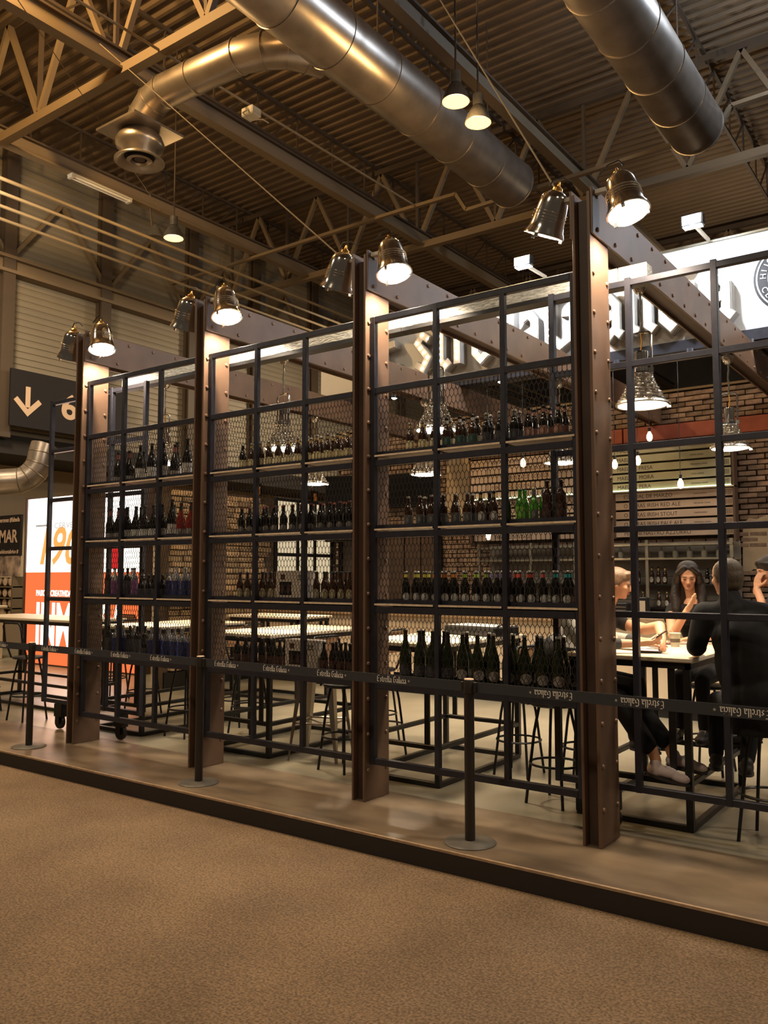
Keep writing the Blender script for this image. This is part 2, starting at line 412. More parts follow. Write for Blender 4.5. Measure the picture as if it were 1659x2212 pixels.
P=[(-5.98,4.45,9.5),(-6.1,4.2,9.5),(-6.25,3.95,9.5),(-6.55,3.75,9.5),(-6.95,3.62,9.5),(-7.9,3.58,9.5),(-8.6,3.56,9.5),(-8.9,3.55,9.42),(-9.1,3.55,9.25),(-9.2,3.55,9.08),(-9.2,3.55,9.0)]
obj('duct_shell',G().tube(P,.26,24),m_duct,t,True)
for k in (1,2,3,4,5,6,7,8):
    p=Vector(P[k]); d=(Vector(P[k+1])-Vector(P[k-1])).normalized()
    obj('seam_ring',G().lathe([(.26,-.012),(.275,-.008),(.275,.008),(.26,.012)],24,p,d),m_duct,t,True)
t=thing('air_diffuser','round silver ceiling air diffuser with square plenum plate','air vent',(-9.2,3.55,8.5))
obj('plenum_plate',G().box(-.5,.5,-.5,.5,.46,.50),m_duct,t)
obj('neck',G().lathe([(.30,.46),(.36,.40),(.40,.30),(.38,.22),(.30,.16),(.26,.06)],32,caps=False),m_duct,t,True)
obj('outer_ring',G().lathe([(.26,.10),(.34,.03),(.41,.0),(.41,-.02),(.33,0),(.25,.06)],32,caps=False),m_duct,t,True)
obj('inner_ring',G().lathe([(.19,.04),(.21,.0),(.15,-.01),(.12,.02)],24,caps=False),m_duct,t,True)
obj('centre_disc',G().lathe([(.001,.03),(.09,.02),(.001,.01)],16),m_hallD,t,True)
obj('throat',G().lathe([(.25,.085),(.001,.086)],24),m_dark,t)
# duct against the side wall at lower left
t=thing('wall_duct','silver duct elbow against the hall wall above the black banner','duct',(-14.5,4.6,3.6))
PP=[(-3,-3.5,-.05),(-1.5,-1.6,-.05),(-.6,-.5,-.05)]+[(-.1+.62*math.sin(a)*.6,.0+.45*math.sin(a),.0+.62*(1-math.cos(a))) for a in (0.3,.6,.9,1.2,1.57)]+[(.28,.5,.80)]
obj('duct_shell',G().tube(PP,.27,22),m_duct,t,True)
for k in range(2,8):
    p=Vector(PP[k]); d=(Vector(PP[k+1])-Vector(PP[k-1])).normalized(); obj('seam_ring',G().lathe([(.27,-.012),(.285,0),(.27,.012)],22,p,d),m_duct,t,True)
# hall lamps
for (x,y,z,l) in ((-4.05,5.14,8.5,'glowing orange high-bay lamp beside the big duct, upper of the close pair'),(-4.07,5.83,8.5,'glowing orange high-bay lamp beside the big duct, lower of the close pair'),(-11.26,5.99,8.5,'lone glowing orange high-bay lamp at left above the second post')):
    t=thing('high_bay_lamp',l,'ceiling lamp',(x,y,z))
    obj('reflector',G().lathe([(.20,0),(.205,.01),(.17,.12),(.10,.24),(.07,.27)],24),m_disc,t,True)
    obj('lens',G().lathe([(.001,-.012),(.12,-.008),(.19,.0),(.001,.02)],24),m_sod,t,True)
    obj('ballast',G().lathe([(.08,.27),(.08,.45),(.02,.48)],16),m_disc,t,True)
    obj('stem',G().cyl((0,0,.46),(0,0,4.0),.015,6),m_hallD,t)
    lamp('POINT',(x,y,z-.1),95,SOD,.12)
# guy wires
for (a,b,l) in (((-9.0,2.6,9.95),(-2.05,.15,4.08),'thin steel wire from the roof to the third post'),((-8.9,1.0,9.95),(-11.3,5.9,8.8),'thin wire reaching down beside the lone orange lamp'),((-3.6,1.8,9.95),(-.25,.15,4.12),'thin steel wire from the roof to the rightmost brown post')):
    tag(obj('guy_wire',G().cyl(a,b,.007,6),m_hall),l,'wire')
# exit sign on the side wall, turned towards the aisle
t=thing('hanging_sign','dark direction sign with a pale down arrow and a six','sign',(-16.5,6.9,5.84))
obj('panel',G().box(-.06,0,-1.3,1.9,-.68,.68),m_sign,t)
obj('bracket',G().box(-.5,-.06,-1.0,-.9,-.1,.1).box(-.5,-.06,1.5,1.6,-.1,.1),m_hallD,t)
g=G().bar((.008,-.85,.25),(.008,-.85,-.30),.015,.12,(0,1,0)); obj('arrow_shaft',G().box(.002,.012,-.92,-.80,-.20,.30),m_signt,t)
obj('arrow_head',G().poly([(-.86,-.42),(-1.22,-.06),(-1.13,.03),(-.86,-.24),(-.59,.03),(-.50,-.06)],'x',.002,.012),m_signt,t)

# ------------------------------------------------------------------ lettering
BOLD=[0]
def text_mesh(s,size=1,ext=.002,sx=1,shear=0,align='LEFT'):
    c=bpy.data.curves.new('t','FONT'); c.offset=BOLD[0]*size; c.body=s; c.size=size; c.extrude=ext; c.align_x=align; c.shear=shear; c.resolution_u=6 if s=='6' else 3
    o=bpy.data.objects.new('t',c); COL.objects.link(o); dg=bpy.context.evaluated_depsgraph_get()
    me=bpy.data.meshes.new_from_object(o.evaluated_get(dg)); bpy.data.objects.remove(o); 
    for v in me.vertices: v.co.x*=sx
    return me
def text(name,s,size,m,parent,loc,rot,ext=.002,sx=1,shear=0,align='LEFT'):
    me=text_mesh(s,size,ext,sx,shear,align); me.materials.clear(); me.materials.append(m)
    o=bpy.data.objects.new(name,me); COL.objects.link(o); o.parent=parent; o.location=loc; o.rotation_euler=rot; return o
FRONT=(pi/2,0,0)          # faces -y
SIDE=(pi/2,0,pi/2)        # faces +x
BOLD[0]=.025
text('numeral','6',.85,m_signt,bpy.data.objects['hanging_sign'],(.006,.02,-.30),SIDE,.003,1.1)
BOLD[0]=0

# broken-stroke letters drawn with a broad nib (x right, y up, x-height 1)
GL={
 'E':([(( .75,1.55),(.35,1.62),(.12,1.4),(.12,.2),(.4,0),(.8,.22))],[((.12,.85),(.62,.92))],.95),
 's':([((.5,.85),(.3,1.0),(.12,.78),(.48,.32),(.3,.02),(.08,.16))],[],.62),
 't':([((.22,1.4),(.22,.15),(.38,0),(.52,.12))],[((.05,1.0),(.46,1.0))],.56),
 'r':([((.15,1.0),(.15,0)),],[((.15,.78),(.4,1.02),(.52,.88))],.58),
 'e':([((.5,.16),(.3,0),(.12,.2),(.12,.8),(.32,1.0),(.5,.76),(.14,.44))],[],.62),
 'l':([((.16,1.65),(.16,.14),(.34,0))],[],.40),
 'a':([((.12,.86),(.32,1.0),(.48,.8),(.48,.12),(.62,0))],[((.48,.56),(.14,.42),(.12,.14),(.28,0),(.48,.2))],.70),
 'G':([((.78,1.42),(.5,1.6),(.14,1.3),(.12,.3),(.42,0),(.78,.22),(.8,.8),(.5,.85))],[],1.0),
 'i':([((.14,1.0),(.14,.14),(.3,0))],[((.14,1.32),(.2,1.42))],.38),
 'c':([((.5,.8),(.34,1.0),(.12,.78),(.12,.2),(.3,0),(.5,.18))],[],.60),
}
def nib_letter(ch,nib,g,ox,oz,s,y0,y1,flip=False):
    nx,nz=math.cos(R(38))*nib/2,math.sin(R(38))*nib/2
    A,B,adv=GL[ch]
    for path in list(A)+list(B):
        for (ax,az),(bx,bz) in zip(path,path[1:]):
            q=[(ax-nx,az-nz),(ax+nx,az+nz),(bx+nx,bz+nz),(bx-nx,bz-nz)]
            if abs((q[1][0]-q[0][0])*(q[2][1]-q[1][1])-(q[1][1]-q[0][1])*(q[2][0]-q[1][0]))<.004:
                q=[(ax-nx,az+.03),(ax+nx,az-.03),(bx+nx,bz-.03),(bx-nx,bz+.03)]
            P=[(ox+s*x,oz+s*z) for x,z in q]
            if flip: P=[(2*flip[0]-x,2*flip[1]-z) for x,z in P]
            g.poly(P,'y',y0,y1)
    return adv*s
def stroke_letter(ch,w_,g,ox,oz,s,y0,y1):
    A,B,adv=GL[ch]; kk=0
    for path in list(A)+list(B):
        n=len(path); ctr=[(ox+s*x,oz+s*z) for x,z in path]; L_=[];Rr=[]
        for i,(x,z) in enumerate(ctr):
            a=ctr[max(i-1,0)]; b=ctr[min(i+1,n-1)]; d1=Vector((x-a[0],z-a[1])); d2=Vector((b[0]-x,b[1]-z))
            if i==0: t=d2.normalized(); k=1
            elif i==n-1: t=d1.normalized(); k=1
            else: d1.normalize(); d2.normalize(); t=(d1+d2).normalized(); k=1/max(.55,math.sqrt(max(.01,(1+d1.dot(d2))/2)))
            nn=Vector((-t.y,t.x))*w_*s/2*k; L_.append((x+nn.x,z+nn.y)); Rr.append((x-nn.x,z-nn.y))
        for i in range(n-1):
            kk+=1; ya=y0-.0004*kk; yb=y1+.0004*kk; vs=[L_[i],L_[i+1],Rr[i+1],Rr[i]]; g.add([(a,ya,b) for a,b in vs]+[(a,yb,b) for a,b in vs],[(0,3,2,1),(4,5,6,7),(0,1,5,4),(2,3,7,6)]+([(3,0,4,7)] if i==0 else [])+([(1,2,6,5)] if i==n-2 else []))
def nib_word(word,s,nib,g,ox,oz,y0,y1,flip=False,sx=1):
    x=ox
    for ch in word:
        if ch==' ': x+=.45*s; continue
        x+=nib_letter(ch,nib,g,x,oz,s,y0,y1,flip)
    return x

# ------------------------------------------------------------------ brown riveted posts and beams
XC=[-5.332,-3.555,-1.777,0.0]
WHICH=['leftmost','second','third','rightmost']
riv=G().lathe([(.016,0),(.016,.004),(.012,.010),(.001,.013)],10,(0,0,0),(1,0,0)).mesh('rivet',True); riv.materials.append(m_rivet)
def rivet(p,parent): return obj('rivet',riv,None,parent,loc=p)
for i,X in enumerate(XC):
    t=thing('riveted_post','tall brown riveted steel post, %s of the four on the platform'%WHICH[i],'post',(X,0,0),group=None)
    obj('left_flange',G().bbox(-.122,-.104,0,.30,0,4.06,.003),m_col,t)
    obj('right_flange',G().bbox(-.022,0,0,.30,0,4.06,.003),m_col,t)
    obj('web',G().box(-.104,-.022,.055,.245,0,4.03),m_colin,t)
    z=.22
    while z<3.7:
        rivet((0,.035,z),t); rivet((0,.262,z-.012),t); z+=.255
    b=thing('riveted_beam','brown riveted roof beam running back from the %s post'%WHICH[i],'beam',(X,0,3.78))
    obj('side_plate',G().bbox(.001,.016,.004,6.94,.0,.31,.003),m_col,b)
    obj('far_side_plate',G().box(-.138,-.123,.004,6.94,.0,.31),m_col,b)
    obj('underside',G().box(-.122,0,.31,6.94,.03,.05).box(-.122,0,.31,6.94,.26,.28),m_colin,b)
    y=.08
    while y<6.8:
        rivet((.016,y,.045),b); rivet((.016,y+(.14 if y>.3 else 0),.265),b); y+=.31
# ------------------------------------------------------------------ racks between the posts
ZB=[3.555,3.01,2.462,1.928,1.378,.83,.285]     # bar centres
ZS=[2.522,1.973,1.424,.875]                    # shelf tops
BW=.045
W=1.655
def mesh_panel():
    w_,h_=.505,.50; g=G(); nx=15; px=w_/nx; pz=px*2.8; nz=max(1,round(h_/pz))
    pz=h_/nz; th=.0048
    for r_ in range(nz):
        for c in range(nx):
            x=c*px; z=r_*pz
            a=[(x,z+pz*.34),(x+px/2,z+pz*.0+pz*.08),(x+px,z+pz*.34)]
            # lower V, vertical land and upper V of one hexagonal opening
            pts=[((x,z+pz*.36),(x+px/2,z+pz*.12)),((x+px/2,z+pz*.12),(x+px,z+pz*.36)),((x,z+pz*.36),(x,z+pz*.62)),((x,z+pz*.62),(x+px/2,z+pz*.86)),((x+px/2,z+pz*.86),(x+px,z+pz*.62)),((x+px/2,z+pz*.86),(x+px/2,z+pz*1.12))]
            for (p0,p1) in pts:
                if p1[1]>h_+.002: continue
                d=Vector((p1[0]-p0[0],p1[1]-p0[1])).normalized(); n=Vector((-d.y,d.x))*th/2
                g.add([(p0[0]-n.x,0,p0[1]-n.y),(p0[0]+n.x,0,p0[1]+n.y),(p1[0]+n.x,0,p1[1]+n.y),(p1[0]-n.x,0,p1[1]-n.y),
                       (p0[0],.0035,p0[1]),(p1[0],.0035,p1[1])],[(0,1,2,3),(0,4,5,3),(1,2,5,4)])
    m=g.mesh('wire_mesh'); m.materials.append(m_mesh); return m
MP=mesh_panel()
BAYW=['left','middle','right']
cellx=[(BW+(W-BW)/3*k) for k in range(3)]
cw=(W-BW)/3
for i in range(3):
    X=XC[i]; t=thing('bottle_rack','dark steel bottle rack with wire mesh, %s of the three bays'%BAYW[i],'rack',(X,.05,0))
    obj('side_upright',G().bbox(.001,BW,0,.045,.262,3.578,.003),m_steel,t)
    obj('side_upright',G().bbox(W-BW,W-.001,0,.045,.262,3.578,.003),m_steel,t)
    for k in (1,2): 
        xx=BW/2+k*cw; obj('upright',G().bbox(xx-.019+BW/2,xx+.019+BW/2,0,.04,.262,3.578,.003),m_steel,t)
    for z in ZB:
        obj('crossbar',G().bbox(BW,W-BW,.001,.042,z-.023,z+.023,.003),m_steel,t)
    for z in ZS:
        for k in range(3):
            x0=BW/2+k*cw+BW/2+(.019 if k else 0)+.004; x1=BW/2+(k+1)*cw+BW/2-(.019 if k<2 else BW/2)-.004
            obj('shelf_board',G().box(x0,x1,-.001,.24,z-.013,z),m_frame,t); obj('board_edge',G().box(x0,x1,-.006,-.001,z-.013,z),m_board,t)
        obj('shelf_lip',G().box(BW,W-BW,.043,.048,z+.001,z+.03).box(BW,W-BW,.25,.256,z+.001,z+.03).box(BW,W-BW,.235,.256,z-.045,z-.016),m_steel,t)
    for r_ in range(4):
        for k in range(3):
            x0=BW/2+k*cw+BW/2+.004
            obj('wire_mesh',MP,None,t,loc=(x0,.055,ZS[r_]+.004),kind='stuff')
# rolling grid frames
def rolling(x0,label,casters,h=3.59):
    t=thing('rolling_grid_frame',label,'frame',(x0,.39,0))
    for k in range(4):
        xx=k*.545; obj('upright',G().bbox(xx-.02,xx+.02,0,.045,.262,h,.003),m_steel,t)
    for z in ZB: obj('crossbar',G().bbox(.02,1.615,.002,.043,z-.021,z+.021,.003),m_steel,t)
    for xx in casters:
        f=obj('caster_fork',G().box(xx-.075,xx+.055,-.01,.06,.13,.264).box(xx-.05,xx+.02,-.012,-.004,.05,.14).box(xx-.05,xx+.02,.054,.062,.05,.14),m_black,t)
        o=obj('caster_wheel',G().lathe([(.045,-.018),(.072,-.018),(.075,0),(.072,.018),(.045,.018)],22,(0,0,0),(0,1,0)),m_black,f,True,loc=(xx-.01,.025,.076))
        o2=obj('wheel_hub',G().lathe([(.001,-.024),(.014,-.022),(.014,.022),(.001,.024)],12,(0,0,0),(0,1,0)).bar((-.05,0,0),(.05,0,0),.012,.012).bar((0,0,-.05),(0,0,.05),.012,.012).bar((-.035,0,-.035),(.035,0,.035),.01,.01),m_chrome,f,loc=(xx-.01,.025,.076))
    return t
rolling(-6.50,'open dark grid frame on casters behind the leftmost post',(.32,1.36))
rolling(-.455,'open dark grid frame on casters behind the rightmost post',(.36,1.56))
# shrink-wrapped rail over the racks
t=thing('wrapped_rail','shiny plastic-wrapped rail running behind the post tops','rail',(-5.33,.46,3.57))
for k in range(4):
    xs=[0.0,1.782,3.56,5.335][k]; xe=[1.778,3.556,5.331,5.53][k]
    obj('rail_section',G().bbox(xs,xe,0,.12,0.03,.125,.004),m_rail,t); obj('rail_underside',G().box(xs,xe,.0,.12,0,.028),m_black,t)

# ------------------------------------------------------------------ bottles
def glass(name,col,rough=.08,trans=0): return mat(name,col,rough,trans=trans)
GB=glass('glass_brown',(.045,.018,.008)); GD=glass('glass_dark',(.012,.010,.008)); GG=glass('glass_green',(.10,.42,.04),trans=.25)
GO=glass('glass_olive',(.016,.022,.008)); GC=glass('glass_clear',(.55,.56,.60),trans=.7); GR=glass('glass_red',(.30,.03,.02),trans=.2)
GA=glass('glass_amber',(.11,.042,.012)); GBL=glass('glass_blue',(.04,.05,.22),trans=.2)
def lab(n,c): return mat('label_'+n,c,.55,noise=.35,scale=55)
LC=lab('cream',(.98,.84,.48)); LW=lab('white',(.72,.70,.66)); LG=lab('green',(.05,.13,.10)); LK=lab('black',(.06,.06,.07)); LP=lab('pink',(.50,.26,.19))
LGY=lab('grey',(.20,.20,.19)); LR=lab('red',(.45,.04,.03)); LSV=lab('silver',(.32,.29,.27)); LO=lab('oval',(.55,.48,.30)); LB=lab('blue',(.03,.04,.16)); LLG=lab('lime',(.28,.62,.10)); LV=lab('violet',(.30,.12,.30)); LDR=lab('darkred',(.075,.03,.022))
CW=mat('cap_pale',(.65,.62,.55),.35,metal=.4); CK=mat('cap_black',(.02,.02,.02),.4); CY=mat('foil_yellow',(.75,.68,.12),.5); CO=mat('foil_orange',(.75,.28,.06),.5); CL=mat('foil_lime',(.42,.62,.08),.5); CPU=mat('foil_violet',(.20,.14,.32),.5); CRD=mat('foil_red',(.60,.08,.06),.5); CT=mat('foil_teal',(.04,.38,.38),.5); CG=mat('foil_gold',(.70,.52,.22),.35,metal=.6); CRB=mat('foil_brownred',(.28,.08,.06),.5)
SHAPE={
 'long':[(.026,0),(.030,.004),(.0305,.125),(.029,.140),(.020,.165),(.0135,.185),(.0125,.222)],
 'big':[(.040,0),(.044,.006),(.0445,.16),(.042,.185),(.030,.235),(.0165,.285),(.014,.345)],
 'champ':[(.040,0),(.044,.006),(.0445,.12),(.041,.16),(.024,.215),(.016,.245),(.015,.305)],
 'slim':[(.030,0),(.034,.004),(.034,.175),(.031,.195),(.018,.215),(.012,.228),(.012,.265)],
 'stub':[(.028,0),(.031,.004),(.031,.105),(.027,.13),(.015,.155),(.012,.17),(.012,.20)],
}
HT={'long':.235,'big':.362,'champ':.32,'slim':.278,'stub':.212}
LBZ={'long':(.022,.098),'big':(.035,.11),'champ':(.03,.095),'slim':(.02,.16),'stub':(.018,.085)}
_bm={}
def bottle_meshes(shape,gm,lm,cm,neck,lz=None,oval=False):
    key=(shape,gm.name,lm.name if lm else '',cm.name,neck.name if neck else '',lz,oval)
    if key in _bm: return _bm[key]
    pr=SHAPE[shape]; top=pr[-1][1]
    a=G().lathe([(.001,.002)]+pr+[(pr[-1][0]*1.15,top+.002),(pr[-1][0],top+.008)],12).mesh('glass_body',True); a.materials.append(gm)
    r=pr[2][0]+.0006; z0,z1=lz or LBZ[shape]
    b=None
    if lm:
        n=12; g=G()
        if oval:
            vs=[];N=14
            for sgn in (0,):
                c=[(r*math.sin(0),-r*math.cos(0),(z0+z1)/2)]
                for k in range(N):
                    t=2*pi*k/N; aa=math.cos(t)*.95; zz=(z0+z1)/2+math.sin(t)*(z1-z0)/2; c.append((r*1.004*math.sin(aa),-r*1.004*math.cos(aa),zz))
                mid=[]
                for k in range(N):
                    t=2*pi*k/N; aa=math.cos(t)*.5; zz=(z0+z1)/2+math.sin(t)*(z1-z0)/4; mid.append((r*1.004*math.sin(aa),-r*1.004*math.cos(aa),zz))
                g.add(c+mid,[(0,1+N+k,1+N+(k+1)%N) for k in range(N)]+[(1+N+k,1+k,1+(k+1)%N,1+N+(k+1)%N) for k in range(N)])
        else:
            g.lathe([(r,z0),(r,z1)],12); g.f=g.f[:12]
        b=g.mesh('label',True); b.materials.append(lm)
    rt_=pr[-1][0]
    c=G().lathe([(rt_*1.25,top),(rt_*1.28,top+.010),(rt_*.9,top+.014),(.001,top+.015)],12).mesh('cap',True); c.materials.append(cm)
    d=None
    if neck:
        (ra,za),(rb,zb)=pr[-2],pr[-1]; f=.15 if shape=='long' else 0.0
        ra2=ra+.0008; d=G().lathe([(ra2,za+(zb-za)*f),(rb+.0008,za+(zb-za)*.8)],12); d.f=d.f[:12]; d=d.mesh('neck_foil',True); d.materials.append(neck)
    _bm[key]=(a,b,c,d); return _bm[key]
ORD=['first','second','third','fourth','fifth','sixth','seventh','eighth','ninth','tenth','eleventh','twelfth','thirteenth','fourteenth','fifteenth','sixteenth','seventeenth','eighteenth','nineteenth','twentieth']
SHN=['top','second','third','bottom']
TY={ # name: shape, glass, label, cap, neck, labelz, oval, words
 'cream':('long',GB,LC,CW,CG,None,False,'brown bottle with cream label'),
 'creamd':('long',GD,LC,CW,None,None,False,'dark bottle with cream label'),
 'green':('long',GB,LG,CK,LW,None,False,'brown bottle with dark green label'),
 'black':('long',GD,LK,CW,LGY,None,False,'black bottle with black label'),
 'pink':('long',GD,LP,CK,LP,None,False,'dark bottle with pinkish label'),
 'grey':('long',GB,LGY,CW,None,None,False,'brown bottle with grey label'),
 'ivory':('long',GB,LW,CK,CG,None,True,'brown bottle with oval white label'),
 'lime':('long',GG,LLG,mat('cap_green',(.03,.35,.06),.35),None,(.01,.115),False,'bright green bottle'),
 'clearg':('long',GG,LGY,CW,CPU,None,True,'green bottle with violet neck'),
 'brownl':('slim',GB,LDR,CK,None,(.03,.12),False,'tall brown bottle'),
 'silver':('long',GD,LSV,CRB,None,(.02,.075),True,'dark bottle with silver and red print'),
 'oval':('long',GB,LO,CK,None,(.012,.102),True,'brown bottle with oval cream label'),
 'dred':('long',GD,LDR,CK,None,None,False,'dark bottle with dark red label'),
 'yel':('long',GD,LW,CW,CY,(.02,.08),True,'black bottle with yellow neck'),
 'ora':('long',GD,LW,CW,CO,(.02,.08),True,'black bottle with orange neck'),
 'lim':('long',GD,LW,CW,CL,(.02,.08),True,'black bottle with lime neck'),
 'vio':('long',GD,LW,CW,CPU,(.02,.08),True,'black bottle with violet neck'),
 'red':('long',GD,LW,CW,CRD,(.02,.08),True,'black bottle with red neck'),
 'teal':('long',GD,LW,CW,CT,(.02,.08),True,'black bottle with teal neck'),
 'big':('big',GO,LSV,CW,None,(.04,.11),True,'large dark green bottle'),
 'bigk':('big',GO,LK,CK,CK,(.04,.11),False,'large dark bottle with black foil'),
 'champw':('champ',GD,LW,CK,CK,None,False,'black champagne-style bottle with white label'),
 'champs':('champ',GD,LSV,CK,CRB,(.02,.07),False,'black champagne-style bottle with silver label'),
 'rose':('champ',GR,LSV,CK,CK,(.03,.08),False,'red champagne-style bottle'),
 'bigw':('big',GD,LW,CK,None,(.04,.13),False,'large black bottle with white label'),
 'clearp':('slim',GC,LV,CK,None,None,False,'clear bottle with violet label'),
 'clearb':('slim',GC,LB,CW,None,None,False,'clear bottle with blue label'),
 'cleark':('slim',GD,LK,CK,None,None,False,'black straight-sided bottle'),
 'stub':('stub',GD,LK,CK,None,None,False,'small dark stubby bottle'),
}
LAY={ # (bay, shelf): list of (fraction of bay, type, row)
}
def rowx(types,fx0=.10,fx1=.97,row=0): 
    n=len(types); return [(fx0+(fx1-fx0)*(k+.5)/n,ty,row) for k,ty in enumerate(types)]
c='cream'
LAY[2,0]=rowx(['cream','cream','cream','green','green','green','black','black','black','pink','pink','pink'])+rowx(['cream','cream','cream','green','creamd','black','black','black','pink','pink','pink'],.15,.98,1)
LAY[2,1]=rowx(['grey','grey','grey','grey','grey','grey','ivory','ivory','dred','lime','clearg','brownl','brownl'],.09,.98)+rowx(['grey','grey','grey','grey','dred','dred','lime','clearg','brownl'],.14,.97,1)
LAY[2,2]=rowx(['yel','yel','yel','ora','ora','ora','lim','lim','lim','vio','vio','red','red','red','teal','teal'],.08,.99)+rowx(['yel','yel','ora','ora','lim','lim','vio','vio','red','red','teal','teal','teal'],.11,.99,1)
LAY[2,3]=rowx(['bigk','bigk','bigk','bigk','big','big','big','big','big','big','big'],.06,.97)+rowx(['bigk','bigk','big','big','big','big','big'],.1,.99,1)
LAY[1,0]=rowx(['creamd','cream','cream','cream','cream','cream','cream','cream','cream','cream','cream','cream'],.12,.98)+rowx(['creamd']+['cream']*9,.2,.99,1)
LAY[1,1]=rowx(['silver']*13,.12,.99)+rowx(['silver']*11,.17,.99,1)
LAY[1,2]=rowx(['oval']*5,.12,.42)+rowx(['oval']*5,.70,.99)+rowx(['oval']*3,.18,.42,1)+rowx(['oval']*4,.72,.99,1)
LAY[1,3]=rowx(['dred']*6,.10,.50)+rowx(['dred']*4,.76,.99)+rowx(['dred']*4,.16,.50,1)+rowx(['dred']*3,.79,.99,1)
LAY[0,0]=rowx(['champs','champs','bigw','bigw','bigw','champs','bigw'],.14,.95)+rowx(['champw','bigw','bigw'],.3,.8,1)
LAY[0,1]=rowx(['champs','champs','champw','champw','champw','champw','champw','bigw','rose','rose'],.08,.98)+rowx(['champs','champw','champw','champw','rose'],.12,.95,1)
LAY[0,2]=rowx(['cleark','clearp','clearp','cleark','clearp','stub','stub','stub','stub','clearb','clearb','clearb','clearb'],.08,.98)+rowx(['clearp','clearp','cleark','stub','stub','clearb','clearb','clearb'],.14,.98,1)
LAY[0,3]=rowx(['cleark','clearb','clearb','cleark','cleark','stub','clearb','clearb','clearb','clearb','clearb','clearb'],.1,.98)+rowx(['clearb','clearb','cleark','clearb','clearb','clearb','clearb'],.15,.97,1)
def put_bottle(ty,p,label,group,rz=0):
    sh,gm,lm,cm,nk,lz,ov,words=TY[ty]; a,b,c_,d=bottle_meshes(sh,gm,lm,cm,nk,lz,ov)
    t=thing('bottle',label,'bottle',p,rz,group)
    obj('glass_body',a,None,t)
    if b: obj('paper_label',b,None,t)
    obj('cap',c_,None,t)
    if d: obj('neck_foil',d,None,t)
    return t
for (bay,sh),L in LAY.items():
    for row in (0,1):
        items=sorted([q for q in L if q[2]==row]); 
        for k,(fx,ty,_) in enumerate(items):
            big=SHAPE[TY[ty][0]][2][0]
            x=XC[bay]+BW+.012+big+fx*(W-2*BW-.03-2*big)
            # keep clear of the two uprights when standing in the front row
            y=.05+ (.118 if row==0 else .20)
            if big>.04: y=.05+(.112 if row==0 else .202)
            z=ZS[sh]
            lbl='%s, %s from left, %s row, %s shelf, %s rack'%(TY[ty][7],ORD[k],('front','back')[row],SHN[sh],BAYW[bay])
            put_bottle(ty,(x+random.uniform(-.004,.004),y,z),lbl,'bottles on the %s shelf of the %s rack'%(SHN[sh],BAYW[bay]),random.uniform(.35,.75))
# presentation cartons in the middle rack
for sh,fx,l in ((2,.565,'cream carton with two printed bottles on the third shelf, middle rack'),(3,.63,'cream carton with two printed bottles on the bottom shelf, middle rack')):
    x=XC[1]+W*fx; t=thing('bottle_carton',l,'box',(x,.18,ZS[sh]),0)
    obj('carton_body',G().bbox(-.17,.17,-.055,.055,0,.245,.003),m_cardw,t)
    obj('printed_panel',G().box(-.125,.0,-.0575,-.0555,.05,.155),m_screen,t)
    for k in (-.095,-.03): obj('printed_bottle',G().poly([(k-.014,.06),(k+.014,.06),(k+.014,.11),(k+.006,.13),(k+.006,.148),(k-.006,.148),(k-.006,.13),(k-.014,.11)],'y',-.0592,-.0577),LDR,t)
    obj('printed_mark',G().box(-.115,-.07,-.0575,-.0555,.175,.215),LDR,t); obj('printed_text',G().box(.07,.13,-.0575,-.0555,.19,.21).box(.07,.13,-.0575,-.0555,.17,.18),LGY,t)

# ------------------------------------------------------------------ spot lights on the posts
def spot(X,side,label):
    s=side; t=thing('post_spotlight',label,'spotlight',(X+(.20 if s>0 else -.30),.06,3.99))
    ax=(Vector((.26,-.12,-1)) if s>0 else Vector((-.45,.15,-1))).normalized()
    rot=Vector((0,0,-1)).rotation_difference(ax).to_matrix().to_4x4()
    h=G().lathe([(.020,.165),(.045,.158),(.074,.138),(.090,.11),(.098,.07),(.104,.03),(.108,-.01),(.112,-.05),(.120,-.09),(.134,-.115),(.137,-.128),(.128,-.130),(.108,-.06)],28).tf(rot); h.f=h.f[:-1]
    obj('housing',h,m_chrome,t,True)
    for z in (.02,.0,-.02,-.04): obj('cooling_ring',G().lathe([(.100,z-.004),(.1125,z),(.100,z+.004)],26).tf(rot),m_chromeb,t,True)
    obj('brass_cap',G().lathe([(.034,.160),(.032,.178),(.012,.19),(.006,.215),(.001,.22)],14).tf(rot),m_brass,t,True)
    obj('inner_reflector',G().lathe([(.128,-.129),(.094,-.085)],24,caps=False).tf(rot),m_fascia,t,True)
    obj('lens',G().lathe([(.094,-.086),(.06,-.102),(.001,-.108)],20).tf(rot),m_spot,t,True)
    g=G(); 
    for k in range(3):
        a=2*pi*k/3+.6; g.box(.118*math.cos(a)-.012,.118*math.cos(a)+.012,.118*math.sin(a)-.006,.118*math.sin(a)+.006,-.15,-.115)
    obj('clip',g.tf(rot),m_chrome,t)
    if s>0: obj('bracket',G().bbox(-.185,-.07,-.02,.015,.055,.085,.003),m_grey2,t)
    else: obj('bracket',G().bbox(.09,.175,-.02,.015,.055,.085,.003),m_grey2,t)
    pth=[(0,0,.20),(-.03*s,.0,.24),(-.10*s,.01,.235),(-.16*s,.01,.19)]
    obj('supply_cable',G().tube(pth,.005,6),m_black,t,True)
    p=Vector(t.location)+ax*.10
    lamp('SPOT',p,(330 if s>0 else 60),(1,.80,.58),.05,p+Vector((-.10 if s>0 else .25,.28,-1)),125,.6)
for i,X in enumerate(XC):
    spot(X,1,'chrome spotlight right of the %s post top'%WHICH[i]); spot(X,-1,'chrome spotlight left of the %s post top'%WHICH[i])

